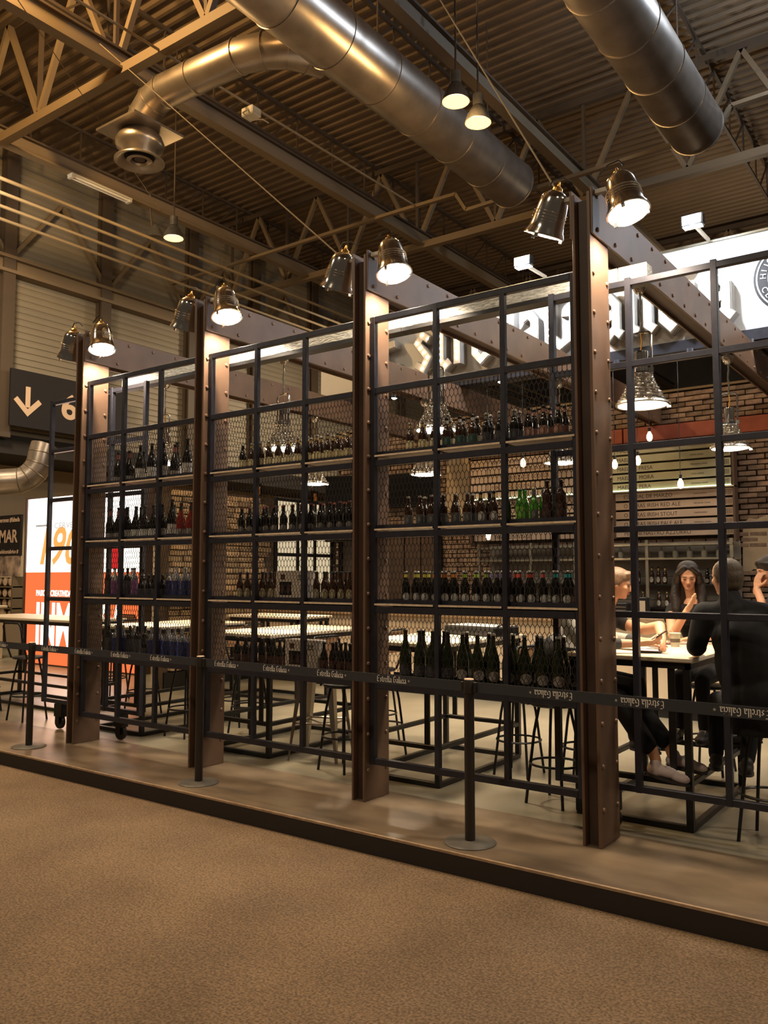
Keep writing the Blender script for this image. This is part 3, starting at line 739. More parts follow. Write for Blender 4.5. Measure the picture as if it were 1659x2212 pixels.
# ------------------------------------------------------------------ pendant lamps
def pendant():
    t=thing('pendant_lamp','x','pendant lamp',(0,0,0))
    obj('ceiling_rose',G().lathe([(.062,0),(.060,-.03),(.045,-.07),(.028,-.095),(.010,-.10)],20),m_chrome,t,True)
    obj('chain',G().tube([(0,0,-.09),(.006,0,-.16),(-.004,0,-.24),(.004,0,-.32),(0,0,-.38)],.008,6).tube([(.012,0,-.09),(-.006,.006,-.20),(.01,-.004,-.30),(0,0,-.38)],.005,6),m_chrome,t,True)
    obj('yoke',G().tube([(-.075,0,-.68),(-.078,0,-.42),(-.06,0,-.395),(0,0,-.39),(.06,0,-.395),(.078,0,-.42),(.075,0,-.68)],.009,8),m_chrome,t,True)
    obj('cord',G().tube([(0,0,-.39),(.008,0,-.46),(-.002,0,-.54)],.006,6),m_brass,t,True)
    obj('lamp_neck',G().lathe([(.012,-.53),(.050,-.535),(.052,-.55),(.050,-.66),(.062,-.665),(.062,-.69)],20),m_chrome,t,True)
    pr=[(.055,-.69),(.070,-.70)]
    for k in range(8):
        f=k/7; r=.072+.085*f**1.25; z=-.705-.185*f
        pr+=[(r+.007,z-.002),(r+.007,z-.010),(r-.001,z-.017)]
    pr+=[(.168,-.905),(.186,-.915),(.190,-.93),(.184,-.938),(.172,-.935)]
    # fluted, beaded bell shade
    n=56; vs=[]; 
    for r,z in pr:
        for i in range(n):
            a=2*pi*i/n; rr=r*(1+.05*math.cos(a*14)) if r<.165 else r; vs.append((rr*math.cos(a),rr*math.sin(a),z))
    g=G(); g.add(vs,[(k*n+i,(k+1)*n+i,(k+1)*n+(i+1)%n,k*n+(i+1)%n) for k in range(len(pr)-1) for i in range(n)])
    obj('bell_shade',g,m_chromeb,t)
    obj('diffuser',G().lathe([(.172,-.934),(.12,-.945),(.001,-.95)],28),m_lamp,t,True)
    g=G()
    for k in range(3):
        a=2*pi*k/3+.4; g.box(.188*math.cos(a)-.014,.188*math.cos(a)+.014,.188*math.sin(a)-.008,.188*math.sin(a)+.008,-.955,-.915)
    obj('rim_clip',g,m_chrome,t); obj('shade_lug',G().box(-.092,-.06,-.012,.012,-.70,-.66).box(.06,.092,-.012,.012,-.70,-.66),m_chrome,t)
    return t
pro=pendant(); first=True
for j,y in enumerate((1.08,3.62)):
    for i,X in enumerate(XC):
        o=pro if first else copy_tree(pro); first=False
        o.location=(X-.06,y,3.80)
        o['label']='chrome bell pendant lamp under the %s beam, %s'%(WHICH[i],'near the racks' if j==0 else 'farther back near the bar')
        o['group']='chrome pendant lamps under the beams'
        lamp('AREA',(X-.06,y,2.835),17,(1,.80,.55),.30,(X-.06,y,0),80)

# ------------------------------------------------------------------ sign board over the bar
t=thing('sign_board','long white sign board with script letters above the bar','sign board',(0,4.4,0))
obj('board_panel',G().box(-5.95,2.6,0,.10,4.22,5.26),m_fascia,t)
obj('top_cap',G().bbox(-5.97,2.6,-.02,.12,5.26,5.29,.004),m_inox,t)
obj('lower_band',G().bbox(-5.95,2.6,-.06,.18,4.095,4.218,.004),m_steel,t)
s_=.46; x=-4.72
LET=[('E',-4.78),('s',-4.18),('t',-3.86),('r',-3.58),('e',-3.30),('l',-3.0),('l',-2.82),('a',-2.64),('G',-2.28),('a',-1.62),('l',-1.30),('i',-1.10),('c',-.92),('i',-.64),('a',-.42)]
for ch,x in LET:
    g=G(); stroke_letter(ch,.24,g,x,4.36,s_,-.17,-.03)
    L_=obj('script_letter',g,m_letters,t); 
    g=G(); stroke_letter(ch,.19,g,x,4.36,s_,-.186,-.174); obj('letter_face',g,m_letter,L_)
    g=G()
    for path in GL[ch][0]:
        for (ax,az),(bx,bz) in zip(path,path[1:]):
            n=max(1,int(math.hypot(bx-ax,bz-az)*s_/.075))
            for q in range(n):
                f=q/n; g.ell((x+s_*(ax+(bx-ax)*f),-.196,4.36+s_*(az+(bz-az)*f)),.013,.013,.013,6,4)
    obj('letter_bulbs',g,m_bulb2,L_,kind='stuff')
# round black emblem with ring lettering
e=obj('round_emblem',G().lathe([(.385,0),(.385,.012),(.36,.012),(.36,.010)],48,(.43,-.004,4.735),(0,-1,0)),m_ring,t)
g=G()
for r0,r1 in ((.345,.360),(.235,.245)):
    n=48
    for k in range(n):
        a,b=2*pi*k/n,2*pi*(k+1)/n
        g.add([(.43+r*math.sin(q),-.020,4.735+r*math.cos(q)) for r,q in ((r0,a),(r0,b),(r1,b),(r1,a))],[(0,1,2,3)])
obj('emblem_ring',g,m_fascia,e)
def ringtext(sx,r,a0,step,flip,par,m=m_fascia,size=.085):
    for k,ch in enumerate(sx):
        if ch==' ': continue
        a=a0+step*k
        me=text_mesh(ch,size,.001,1,0,'CENTER'); me.materials.clear(); me.materials.append(m)
        o=bpy.data.objects.new('ring_letter',me); COL.objects.link(o); o.parent=par
        rr=r; o.matrix_local=Matrix.Translation((.43+rr*math.sin(a),-.021,4.735+rr*math.cos(a)))@Matrix.Rotation(pi/2,4,'X')@Matrix.Rotation(-a if not flip else pi-a,4,'Z')
ringtext('HIJOS DE RIVERA',.262,-1.45,.205,False,e); ringtext('CERVECEROS',.325,-1.95,-.23,True,e)
obj('emblem_star',G().poly([(.43+(.16 if k%2==0 else .07)*math.sin(pi*k/5),4.735+(.16 if k%2==0 else .07)*math.cos(pi*k/5)) for k in range(10)],'y',-.024,-.018),m_fascia,e)
# downlights on the lower band
for k,x in enumerate((-4.6,-3.75,-2.95,-2.2,-1.45,-.62,.0,.75)):
    d=thing('downlight','small round downlight under the sign board band, %s from the left'%ORD[k],'downlight',(x,4.36,4.112),0,'downlights under the sign board')
    obj('housing',G().lathe([(.045,0),(.048,-.04),(.042,-.045)],14),m_steel,d,True); obj('lens',G().lathe([(.040,-.046),(.02,-.058),(.001,-.06)],12),m_down,d,True)
    lamp('SPOT',(x,4.36,4.02),14,(1,.86,.66),.03,(x,4.3,0),110,.6)
# arm floodlights over the board
for x,l in ((-2.3,'left'),(-.38,'middle'),(1.5,'right')):
    d=thing('arm_floodlight','bright white floodlight on an arm over the sign board, %s one'%l,'floodlight',(x,3.72,5.27))
    obj('arm',G().bar((0,.60,.0),(0,.05,-.02),.03),m_grey2,d)
    obj('head',G().bbox(-.11,.11,-.05,.05,-.06,.06,.01),m_black,d)
    obj('lens',G().box(-.09,.09,-.058,-.045,-.045,.045).box(-.09,.09,-.045,.045,-.066,-.058),m_flood,d)
    lamp('SPOT',(x,3.66,5.20),170,(.88,.94,1),.08,(x,4.5,4.35),150,.8)
    lamp('POINT',(x,3.60,5.36),22,(.80,.88,1),.08)

# ------------------------------------------------------------------ brick walls of the stand
BX0,BX1,BY=-7.75,2.6,7.0
struct('wall_back_bar',G().box(BX0,BX1,BY+.03,BY+.2,0,4.24),m_mort,'brick wall behind the bar')
wb=bpy.data.objects['wall_back_bar']
def brick_mesh(w_,h_,d,ax):
    b=.006; g=G()
    if ax=='y': g.bbox(-w_/2,w_/2,-d,0,-h_/2,h_/2,b)
    else: g.bbox(0,d,-w_/2,w_/2,-h_/2,h_/2,b)
    return g
VB=[]; 
for k in range(5):
    m=brick_mesh(.208+.01*(k%3),.058+.004*(k%2),.05+.008*k,'y').mesh('brick'); m.materials.append(m_brick); VB.append(m)
rest=G(); cnt=0
pz=.074; row=0; z=.04
def covered(x,z):
    if -4.85<x<-.78 and 2.12<z<3.48: return True
    if -7.6<x<-5.55 and z<2.35: return True
    return False
while z<4.2:
    x=BX0+.1+(row%2)*.11
    while x<BX1-.1:
        if not covered(x,z):
            vis=((-.86<x<.45 and z>1.35) or (-2.45<x<=-.86 and z>3.62))
            if vis and cnt<298:
                cnt+=1; obj('brick',VB[random.randrange(5)],None,wb,loc=(x+random.uniform(-.006,.006),BY+.035,z),rz=random.uniform(-.02,.02))
            elif z>.9: 
                hw=.104; rest.box(x-hw,x+hw,BY-.02-random.random()*.02,BY+.03,z-.030,z+.030)
        x+=.226
    z+=pz; row+=1
obj('brick_field',rest,mat('brick_field',(.30,.215,.16),.8,col2=(.16,.11,.085),scale=5,detail=2,bump=.5),wb,kind='stuff')
obj('coping',G().box(BX0,BX1,BY-.04,BY+.2,4.24,4.27),m_hall,wb)
for pts in ([(-.72,2.33),(-.64,2.40),(-.55,2.38),(-.42,2.43),(-.3,2.38),(-.15,2.42),(.0,2.40),(.3,2.4),(.34,2.1),(.35,1.95),(.2,1.90),(.1,1.84),(-.02,1.86),(-.1,1.90),(-.18,1.85),(-.25,1.74),(-.34,1.72),(-.45,1.66),(-.52,1.70),(-.6,1.72),(-.68,1.67),(-.74,1.7)],[(-5.35,3.55),(-4.95,3.6),(-4.88,3.4),(-4.87,2.7),(-5.1,2.6),(-5.38,2.75)]):
    obj('plaster_patch',G().poly(pts,'y',BY-.045,BY+.03),m_plaster,wb)
t=thing('painted_board','long faded red board high on the brick wall','board',(-2.3,6.9,3.66))
obj('plank',G().bbox(-1.0,-.02,-.02,.04,-.11,.10,.004),m_redw,t); obj('plank',G().bbox(0.0,2.3,-.02,.04,-.11,.10,.004),m_redw,t)
# side brick wall
sw=struct('wall_side_bar',G().box(-7.95,-7.78,3.1,7.0,0,2.93),m_mortw,'warm lit brick side wall of the stand')
VS=[]
for k in range(6):
    m=brick_mesh((.16,.22,.28,.34,.25,.19)[k],.072+.006*(k%2),.06+.008*k,'x').mesh('brick'); m.materials.append(m_brickw); VS.append(((.16,.22,.28,.34,.25,.19)[k],m))
z=.30; cnt=0
while z<2.9:
    y=3.13+random.random()*.05
    while True:
        wd,me=VS[random.randrange(6)]
        if y+wd>5.27 or cnt>=298: break
        cnt+=1; obj('brick',me,None,sw,loc=(-7.79,y+wd/2,z+random.uniform(-.005,.005))); y+=wd+.014
    z+=.088
g=G(); z=.1
while z<2.9:
    g.box(-7.80,-7.74-random.random()*.02,6.77,6.98,z-.03,z+.03); z+=.075
obj('brick_pier',g,m_brick,sw,kind='stuff')
obj('plinth',G().box(-7.8,-7.72,3.1,5.27,0,.24),m_black,sw)
t=thing('glazed_partition','black framed window with six glowing cream panes beside the bricks','window',(-7.72,6.03,0))
gl=[5.31,5.85,6.30,6.76]
for k,y in enumerate(gl): obj('mullion',G().bbox(0,.05,y-6.03-.03,y-6.03+.03,.9,2.95,.004),m_black,t)
for z in (.9,1.99,2.92): obj('transom',G().bbox(.002,.048,-.70,.71,z-.025,z+.025,.004),m_black,t)
for k in range(3):
    for z0,z1 in ((.93,1.96),(2.02,2.89)): obj('pane',G().box(.015,.022,gl[k]-6.0,gl[k+1]-6.06,z0,z1),m_glow,t)
obj('base_panel',G().box(0,.04,-.72,.72,0,.9),m_frame,t)
for y,l in ((4.97,'small dark card with an orange figure on the brick wall top, left'),(6.4,'small dark card with an orange figure on the window frame top')):
    t=thing('display_card',l,'card',(-7.8,y,2.95)); obj('card',G().box(0,.02,-.09,.09,0,.2),m_screen,t); obj('orange_print',G().box(.02,.022,-.03,.05,.02,.15),CO,t)
# doorway and television on the back wall
t=thing('dark_door','dark brown panelled door in the brick wall','door',(-6.55,6.96,0))
for x in (-1.02,-.68,-.34,0,.34,.68): obj('door_panel',G().bbox(x+.01,x+.33,-.03,.02,.05,2.3,.006),m_colin,t)
obj('door_frame',G().box(-1.08,-1.02,-.05,.03,0,2.4).box(1.02,1.10,-.05,.03,0,2.4).box(-1.08,1.10,-.05,.03,2.33,2.4),m_black,t)
t=thing('television','black wall television over the dark door','television',(-6.05,6.86,3.1))
obj('tv_body',G().bbox(-.52,.52,-.03,.05,-.29,.29,.006),m_black,t); obj('wall_mount',G().box(-.1,.1,.05,.16,-.1,.1),m_black,t); obj('tv_screen',G().box(-.50,.50,-.034,-.031,-.27,.27),m_screen,t)
t=thing('television','large black television beside the glowing window panes','television',(-7.1,6.62,2.78)); t.rotation_euler=(0,0,.25)
obj('tv_body',G().bbox(-.52,.42,-.03,.05,-.55,.62,.006),m_black,t); obj('wall_mount',G().box(-.1,.1,.05,.32,-.1,.1),m_black,t); obj('tv_screen',G().box(-.50,.40,-.034,-.031,-.53,.60),m_screen,t)

# ------------------------------------------------------------------ menu board
t=thing('menu_board','wall menu of long horizontal slats with beer names','menu',(0,6.86,0))
RT=['MAELOC PERA','MAELOC MORA','MAELOC FRESA','MAELOC','MAELOC']; RB=['PERONI NASTRO AZZURRO','O HARAS IRISH PALE ALE','O HARAS IRISH STOUT','O HARAS IRISH RED ALE','ESPECIAL DE MARZO']
LF=['','1906 BLACK COUPAGE','1906 RED VINTAGE','','','','','','','']
for k in range(10):
    z=2.235+k*.131; up=k>=5; dy=-.10 if up else 0
    s1=obj('slat',G().bbox(-2.42,-.80,dy-.03,dy,z-.052,z+.052,.004),m_slatg if up else m_slat,t)
    s2=obj('slat',G().bbox(-4.77,-2.60 if not up else -2.46,dy-.03,dy,z-.052,z+.052,.004),m_slat,t)
    tx=(RB+RT)[k]; text('slat_text',tx,.078,m_ink,s1,(-2.30 if not up else -2.35,dy-.031,z-.027),FRONT,.0005,.95)
    if k>=1: text('slat_text',('MEDIANA CANA' if k%2 else 'CANA JARRA'),.030,m_ink,s1,(-1.32,dy-.031,z-.012),FRONT,.0005)
    text('slat_text',('1906 RED VINTAGE','1906 BLACK COUPAGE','CERVEZA DE BODEGA','ESTRELLA GALICIA','CERVEZA ESPECIAL')[k%5],.078,m_ink,s2,(-4.4+.25*(k%3),dy-.031,z-.027),FRONT,.0005,.95)
    g=G()
    for q in range(9): g.box(-.93+.013*q-.0,-.925+.013*q,dy-.0315,dy-.0305,z-.035,z+.035)
    obj('slat_code',g,m_ink,s1)
obj('menu_frame',G().box(-.79,-.76,-.12,.06,2.1,3.52).box(-4.80,-4.77,-.12,.06,2.1,3.52).box(-2.6,-2.42,-.01,.02,2.17,2.82).box(-4.8,-.76,-.12,.04,3.49,3.52),m_frame,t)
obj('light_ledge',G().box(-4.77,-.76,-.16,.02,2.815,2.83),m_inox,t)
obj('light_strip',G().box(-4.7,-.80,-.155,-.12,2.83,2.845),emis('led_green_white',(.85,1,.62),2.5),t)
# back bar with stainless glass shelf and bottles
t=thing('back_bar','stainless back bar shelving under the menu board','shelf unit',(0,6.7,0))
for z,a in ((2.05,.10),(1.86,.16)): obj('steel_shelf',G().bbox(-4.5,-.74,-.25,a,z-.014,z+.014,.003),m_inox,t)
for x in (-4.48,-3.6,-2.9,-1.86,-.76): obj('post',G().box(x-.02,x+.02,-.24,-.20,1.0,2.12),m_inox,t)
obj('back_panel',G().box(-4.5,-.74,.16,.18,1.0,2.1),mat('back_panel_grey',(.30,.29,.27),.4,noise=.3,scale=4),t)
for z in (1.52,1.20): obj('bottle_shelf',G().box(-4.5,-.74,-.12,.16,z-.02,z),m_black,t); 
for z in (1.62,1.30): obj('guard_rail',G().box(-4.5,-.74,-.125,-.118,z,z+.008),m_black,t)
obj('lower_cabinet',G().box(-4.5,-.74,-.3,.16,0,1.0),m_frame,t)
for k in range(9):
    d=thing('stemmed_glass','upturned glass on the stainless shelf, %s from the right'%ORD[k],'glass',(-.95-.19*k,6.62,1.875),0,'glasses on the stainless shelf')
    obj('bowl',G().lathe([(.035,0),(.042,.04),(.038,.09),(.01,.115),(.006,.14)],12),glass('shelf_glass_%d'%k,(.75,.75,.68),.05,.6) if k==0 else bpy.data.materials['shelf_glass_0'],d,True); obj('foot',G().lathe([(.006,.14),(.030,.145),(.001,.149)],12),bpy.data.materials['shelf_glass_0'],d,True)
k=0
for x in (-1.86,-1.77,-1.68,-1.45,-1.36,-1.12,-1.03,-2.05,-2.14,-.93):
    ty='dred' if -1.46<x<-1.3 else 'ivory' if x<-1.6 else 'silver'
    put_bottle(ty,(x,6.66,1.52),'%s, upper back bar shelf, %s placed'%(TY[ty][7],ORD[k]),'bottles on the upper back bar shelf'); k+=1
k=0
for x in (-1.77,-1.66,-1.55,-1.44,-1.99,-1.33,-1.2):
    put_bottle('ivory',(x,6.66,1.20),'brown bottle with oval white label, lower back bar shelf, %s placed'%ORD[k],'bottles on the lower back bar shelf'); k+=1

# ------------------------------------------------------------------ bar counter
t=thing('bar_counter','long cream fronted bar counter with wooden top','bar counter',(0,4.87,0))
for k in range(9):
    x=-7.68+k*1.135; obj('front_panel',G().bbox(x+.003,x+1.132,0,.03,.10,1.07,.004),m_counter,t)
obj('toe_kick',G().box(-7.66,2.56,.03,.6,0,.10),m_black,t); obj('carcass',G().box(-7.66,2.56,.03,.6,.10,1.07),m_frame,t)
obj('counter_top',G().bbox(-7.66,2.6,-.06,.66,1.07,1.135,.006),m_cwood,t)
t=thing('napkin_dispenser','small black napkin dispenser with pale front on the bar counter','dispenser',(-1.44,5.0,1.135))
obj('case',G().bbox(-.075,.075,-.05,.05,0,.24,.008),m_black,t); obj('napkin_face',G().box(-.055,.055,-.053,-.05,.02,.20),m_card,t)
t=thing('coffee_machine','low black and grey machine on the bar counter','coffee machine',(-1.85,5.1,1.135))
obj('case',G().bbox(-.28,.24,-.15,.15,0,.17,.01),m_black,t); obj('grille',G().box(-.27,.23,-.155,-.15,.02,.05).box(-.27,.23,-.155,-.15,.07,.09).box(-.27,.23,-.155,-.15,.11,.13),m_hallD,t)
# hanging bulbs
for k,(x,y,z,l) in enumerate(((-2.677,4.4,3.021,'bare glowing bulb hanging over the bar before the pink menu slats'),(-3.173,4.4,2.136,'lowest bare glowing bulb over the bar'),(-1.242,4.4,2.932,'bare glowing bulb before the green-lit menu slats, nearest and largest'),(-1.513,4.4,2.911,'bare glowing bulb beside the rightmost brown post'),(-1.104,4.4,3.194,'highest bare glowing bulb before the red board'),(-.775,4.4,2.638,'bare glowing bulb low in front of the menu board'))):
    d=thing('hanging_bulb',l,'light bulb',(x,y,z))
    obj('bulb_glass',G().lathe([(.001,-.055),(.022,-.045),(.033,-.015),(.030,.015),(.016,.045),(.013,.055)],14),m_bulb,d,True)
    obj('socket',G().lathe([(.015,.055),(.017,.10),(.006,.11)],12),m_black,d,True); obj('cord',G().cyl((0,0,.11),(0,0,4.097-z),.004,6),m_black,d)
    lamp('POINT',(x,y,z-.09),3,(1,.65,.35),.03)

# ------------------------------------------------------------------ high tables
def table(x0,x1,y0,y1,label,top=1.10):
    cx,cy=(x0+x1)/2,(y0+y1)/2; t=thing('high_table',label,'table',(cx,cy,0)); a=(x1-x0)/2; b=(y1-y0)/2
    obj('tabletop',G().bbox(-a,a,-b,b,top-.032,top,.006),m_table,t)
    obj('apron',G().box(-a+.03,a-.03,-b+.03,-b+.06,top-.075,top-.033).box(-a+.03,a-.03,b-.06,b-.03,top-.075,top-.033).box(-a+.03,-a+.06,-b+.03,b-.03,top-.075,top-.033).box(a-.06,a-.03,-b+.03,b-.03,top-.075,top-.033),m_black,t)
    for sx in (-1,1):
        for sy in (-1,1):
            X=sx*(a-.055); Y=sy*(b-.055)
            obj('leg',G().bbox(X-.022,X+.022,Y-.022,Y+.022,0.02,top-.075,.003),m_black,t)
            obj('leg',G().bbox(X-.022-sx*.10,X+.022-sx*.10,Y-.012,Y+.012,.30,top-.075,.003),m_black,t)
    for z,d in ((.02,.02),(.30,.018)):
        for sy in (-1,1): obj('foot_rail',G().bbox(-a+.04,a-.04,sy*(b-.055)-.02,sy*(b-.055)+.02,z-d,z+d,.003),m_black,t)
        for sx in (-1,1): obj('foot_rail',G().bbox(sx*(a-.055)-.02,sx*(a-.055)+.02,-b+.04,b-.04,z-d,z+d,.003),m_black,t)
    return t
table(-.47,.386,.60,2.05,'high table with cream top where the people sit')
table(-2.38,-1.51,.60,2.05,'high table with cream top, black case lying on it')
table(-4.17,-3.30,.60,2.05,'high table with cream top behind the middle rack')
table(-5.95,-5.08,.60,2.05,'high table with cream top behind the left rack')
table(-9.2,-6.86,1.0,1.75,'long high table with cream top at far left')
table(-6.6,-5.3,3.2,3.9,'high table with cream top farther back near the bricks')

# ------------------------------------------------------------------ stools
def stool(back=m_brownb):
    t=thing('bar_stool','x','stool',(0,0,0))
    obj('seat',G().lathe([(.001,.688),(.165,.69),(.178,.70),(.172,.715),(.001,.722)],20),m_black,t,True)
    for a in (45,135,225,315):
        ca,sa=math.cos(R(a)),math.sin(R(a)); obj('leg',G().tube([(.11*ca,.11*sa,.69),(.15*ca,.15*sa,.50),(.215*ca,.215*sa,.0)],.011,8),m_black,t,True)
    obj('foot_ring',G().tube([(.182*math.cos(2*pi*k/24),.182*math.sin(2*pi*k/24),.28) for k in range(24)],.009,6,True),m_black,t,True)
    obj('back_tube',G().tube([(.12,-.15,.70),(.19,-.17,.90),(.22,-.165,1.06),(.225,-.13,1.10),(.225,.13,1.10),(.22,.165,1.06),(.19,.17,.90),(.12,.15,.70)],.011,8),m_black,t,True)
    g=G(); n=6
    for k in range(n):
        y0=-.135+.27*k/n; y1=-.135+.27*(k+1)/n; f=lambda y:.205+.018*(1-(y/.135)**2)
        g.add([(f(y0)-.02,y0,.88),(f(y1)-.02,y1,.88),(f(y1)+.006,y1,1.085),(f(y0)+.006,y0,1.085),(f(y0)-.008,y0,.88),(f(y1)-.008,y1,.88),(f(y1)+.018,y1,1.085),(f(y0)+.018,y0,1.085)],[(0,3,2,1),(4,5,6,7),(0,1,5,4),(2,3,7,6),(0,4,7,3),(1,2,6,5)])
    obj('backrest',g,back,t,True); return t
s0=stool(); s1=stool(m_tanb); used={}
def put_stool(proto,x,y,rz,label):
    o=proto if proto.name not in used else copy_tree(proto); used[proto.name]=1
    o.location=(x,y,0); o.rotation_euler=(0,0,R(rz)); o['label']=label; o['group']='black bar stools at the high tables'
put_stool(s0,.79,.77,-8,'black bar stool under the man in the black jacket')
put_stool(s0,-.66,.80,172,'black bar stool under the person with grey sleeves')
put_stool(s0,-.72,1.50,185,'black bar stool under the woman seen in profile')
put_stool(s0,-.02,2.45,85,'black bar stool under the long haired woman')
put_stool(s0,.86,2.05,-5,'black bar stool under the person at the right edge')
put_stool(s0,-1.28,1.45,0,'black bar stool with brown back right of the black case')
put_stool(s0,-2.60,1.35,180,'black bar stool left of the table with the black case')
put_stool(s0,-2.55,.72,175,'black bar stool nearest the third post')
put_stool(s0,-3.02,1.85,5,'black bar stool at the far end of the middle table')
put_stool(s0,-4.40,1.45,182,'black bar stool left of the middle table')
put_stool(s0,-4.80,.95,0,'black bar stool just behind the second post')
put_stool(s0,-4.84,1.7,8,'black bar stool behind the left rack, farther back')
put_stool(s0,-6.2,1.5,180,'black bar stool behind the leftmost post')
put_stool(s1,-7.0,.52,-88,'bar stool with tan backrest turned to the aisle')
put_stool(s1,-8.0,.55,-95,'bar stool with tan backrest at the far left edge')
put_stool(s0,-7.6,2.1,90,'black bar stool behind the long left table')
t=thing('steel_stool','brushed steel stool with tapered legs beside the middle table','stool',(-3.02,.98,0),R(20))
obj('seat',G().bbox(-.16,.16,-.16,.16,.74,.775,.015),m_galv,t,True)
for sx in (-1,1):
    for sy in (-1,1):
        p=Vector((sx*.14,sy*.14,.74)); q=Vector((sx*.225,sy*.225,0)); d=(q-p)
        g=G(); ax=Vector((sx,sy,0)).normalized(); bx=Vector((-sy,sx,0)).normalized()
        ring=lambda c,r:[c+ax*r*.5,c+bx*r,c-ax*r*.4,c-bx*r]
        a=ring(p,.05)+ring(p+d*.55,.036)+ring(q,.015)
        g.add(a,[(0,1,5,4),(1,2,6,5),(2,3,7,6),(3,0,4,7),(4,5,9,8),(5,6,10,9),(6,7,11,10),(7,4,8,11),(8,9,10,11),(3,2,1,0)])
        obj('leg',g,m_galv,t)
obj('brace',G().tube([(.18,.18,.32),(-.18,.18,.32),(-.18,-.18,.32),(.18,-.18,.32)],.009,6,True).bar((.18,.18,.30),(-.18,-.18,.30),.02,.006).bar((-.18,.18,.30),(.18,-.18,.30),.02,.006),m_galv,t)

# ------------------------------------------------------------------ things on the tables
t=thing('instrument_case','open black case lying on the high table','case',(-1.78,1.72,1.10),R(-12))
obj('case_base',G().bbox(-.30,.30,-.17,.17,0,.085,.01),m_black,t)
obj('lining',G().box(-.27,.27,-.14,.14,.086,.09),m_white,t)
obj('cable',G().tube([(.28,-.1,.09),(.36,-.14,.11),(.40,-.08,.05),(.36,-.02,.03),(.31,-.08,.02)],.008,6),m_black,t,True)
t=thing('mobile_phone','long black phone lying flat on the table near the corner','phone',(.03,.86,1.10),R(12)); obj('phone_body',G().bbox(-.075,.075,-.036,.036,0,.011,.003),m_black,t); obj('phone_lens',G().box(.05,.064,-.025,-.01,.0111,.0125),m_grey2,t)
t=thing('mobile_phone','dark red phone lying beside the paper cup','phone',(-.12,1.62,1.10),R(20)); obj('phone_body',G().bbox(-.06,.06,-.033,.033,0,.012,.003),mat('phone_red',(.10,.02,.02),.4),t)
t=thing('paper_cup','pale paper cup with a wooden stirrer','cup',(.02,1.45,1.10)); obj('cup_body',G().lathe([(.030,0),(.040,.098),(.043,.10),(.040,.104),(.037,.10),(.028,.004)],18),m_paper,t,True); obj('cup_print',G().lathe([(.0345,.035),(.0365,.065)],18),m_hallD,t,True); obj('stirrer',G().bar((.01,0,.05),(-.035,.0,.145),.006,.003),m_board,t)
t=thing('paper_sheet','white sheet of paper on the table by the hands','paper',(-.02,1.08,1.101),R(25)); obj('sheet',G().box(-.105,.105,-.15,.15,0,.0012),m_white,t)

# ------------------------------------------------------------------ belt posts
PST=[(-8.05,-.30),(-5.58,-.31),(-3.19,-.31),(-.705,-.345),(1.75,-.40)]
for k,(x,y) in enumerate(PST):
    t=thing('belt_post','black retractable belt post on a round base, %s from the left'%ORD[k],'belt post',(x,y,0),0)
    obj('round_base',G().lathe([(.158,0),(.160,.004),(.150,.010),(.03,.016),(.001,.016)],40),m_disc,t,True)
    obj('pole',G().lathe([(.0315,.012),(.0315,.90)],24),m_post,t,True)
    obj('belt_head',G().lathe([(.035,.90),(.035,.975),(.031,.985)],24),m_post,t,True)
    obj('top_cap',G().lathe([(.031,.985),(.028,.990),(.001,.991)],24),m_whitew,t,True)
    obj('belt_clip',G().bbox(.034,.058,-.014,.014,.905,.972,.003).bbox(-.05,-.034,-.012,.012,.91,.97,.003),m_post,t)
def belt(a,b,words,flip,label,start=.11,step=.535):
    (xa,ya),(xb,yb)=PST[a],PST[b]; x0=xa+.056; x1=xb-.05; y0=ya; y1=yb
    L_=math.hypot(x1-x0,y1-y0); ang=math.atan2(y1-y0,x1-x0)
    t=thing('barrier_belt',label,'belt',(x0,y0,.94),ang)
    obj('webbing',G().bbox(0,L_,-.0011,.0011,-.032,.032,.0008),m_belt,t)
    x=start
    for k in range(words):
        g=G(); wd=.24
        if flip: nib_word('Estrella Galicia',.0254,.21,g,x,-.018,-.0024,-.0016,(x+wd/2,.0))
        else: nib_word('Estrella Galicia',.0254,.21,g,x,-.018,-.0024,-.0016)
        obj('belt_lettering',g,m_white,t)
        sx=x-.025 if flip else x+wd+.02
        g=G()
        for q in range(3):
            a_=pi*q/3; g.bar((sx-.008*math.cos(a_),-.0016,-.008*math.sin(a_)),(sx+.008*math.cos(a_),-.0016,.008*math.sin(a_)),.0022,.0022,(0,1,0))
        obj('star_mark',g,m_grey2,t); x+=step
belt(0,1,4,False,'dark barrier belt with white lettering at the far left')
belt(1,2,4,False,'dark barrier belt with white lettering crossing the leftmost post')
belt(2,3,4,False,'dark barrier belt with white lettering before the middle racks')
belt(3,4,4,True,'dark barrier belt with upside-down lettering before the rightmost post',.392,.525)

# ------------------------------------------------------------------ light box, banner and shop shelf at the left
t=thing('light_box','tall glowing white and orange advertising light box','light box',(-11.17,3.95,0))
obj('cabinet',G().box(-1.68,1.68,.01,.28,0,3.10),m_frame,t); obj('side_frame',G().box(-1.73,-1.68,-.02,.28,0,3.12),m_frame,t)
obj('white_face',G().box(-1.66,1.67,-.005,.01,1.70,3.08),m_lbw,t); obj('orange_face',G().box(-1.66,1.67,-.005,.01,.03,1.70),m_lbo,t)
obj('rule_line',G().box(-1.38,-.95,-.008,-.006,2.545,2.585),m_lbg,t)
text('grey_print','CERVEZA',.15,m_lbg,t,(-.78,-.008,2.50),FRONT,.001,1.35)
BOLD[0]=.018
text('orange_numerals','1906',.95,m_lbt,t,(-1.36,-.008,1.86),FRONT,.001,.92,.28)
obj('red_badge',G().box(.95,1.15,-.009,-.006,1.75,2.15),m_lbr,t); obj('black_badge',G().box(.93,1.20,-.009,-.006,2.16,2.42),m_lbx,t)
BOLD[0]=.03
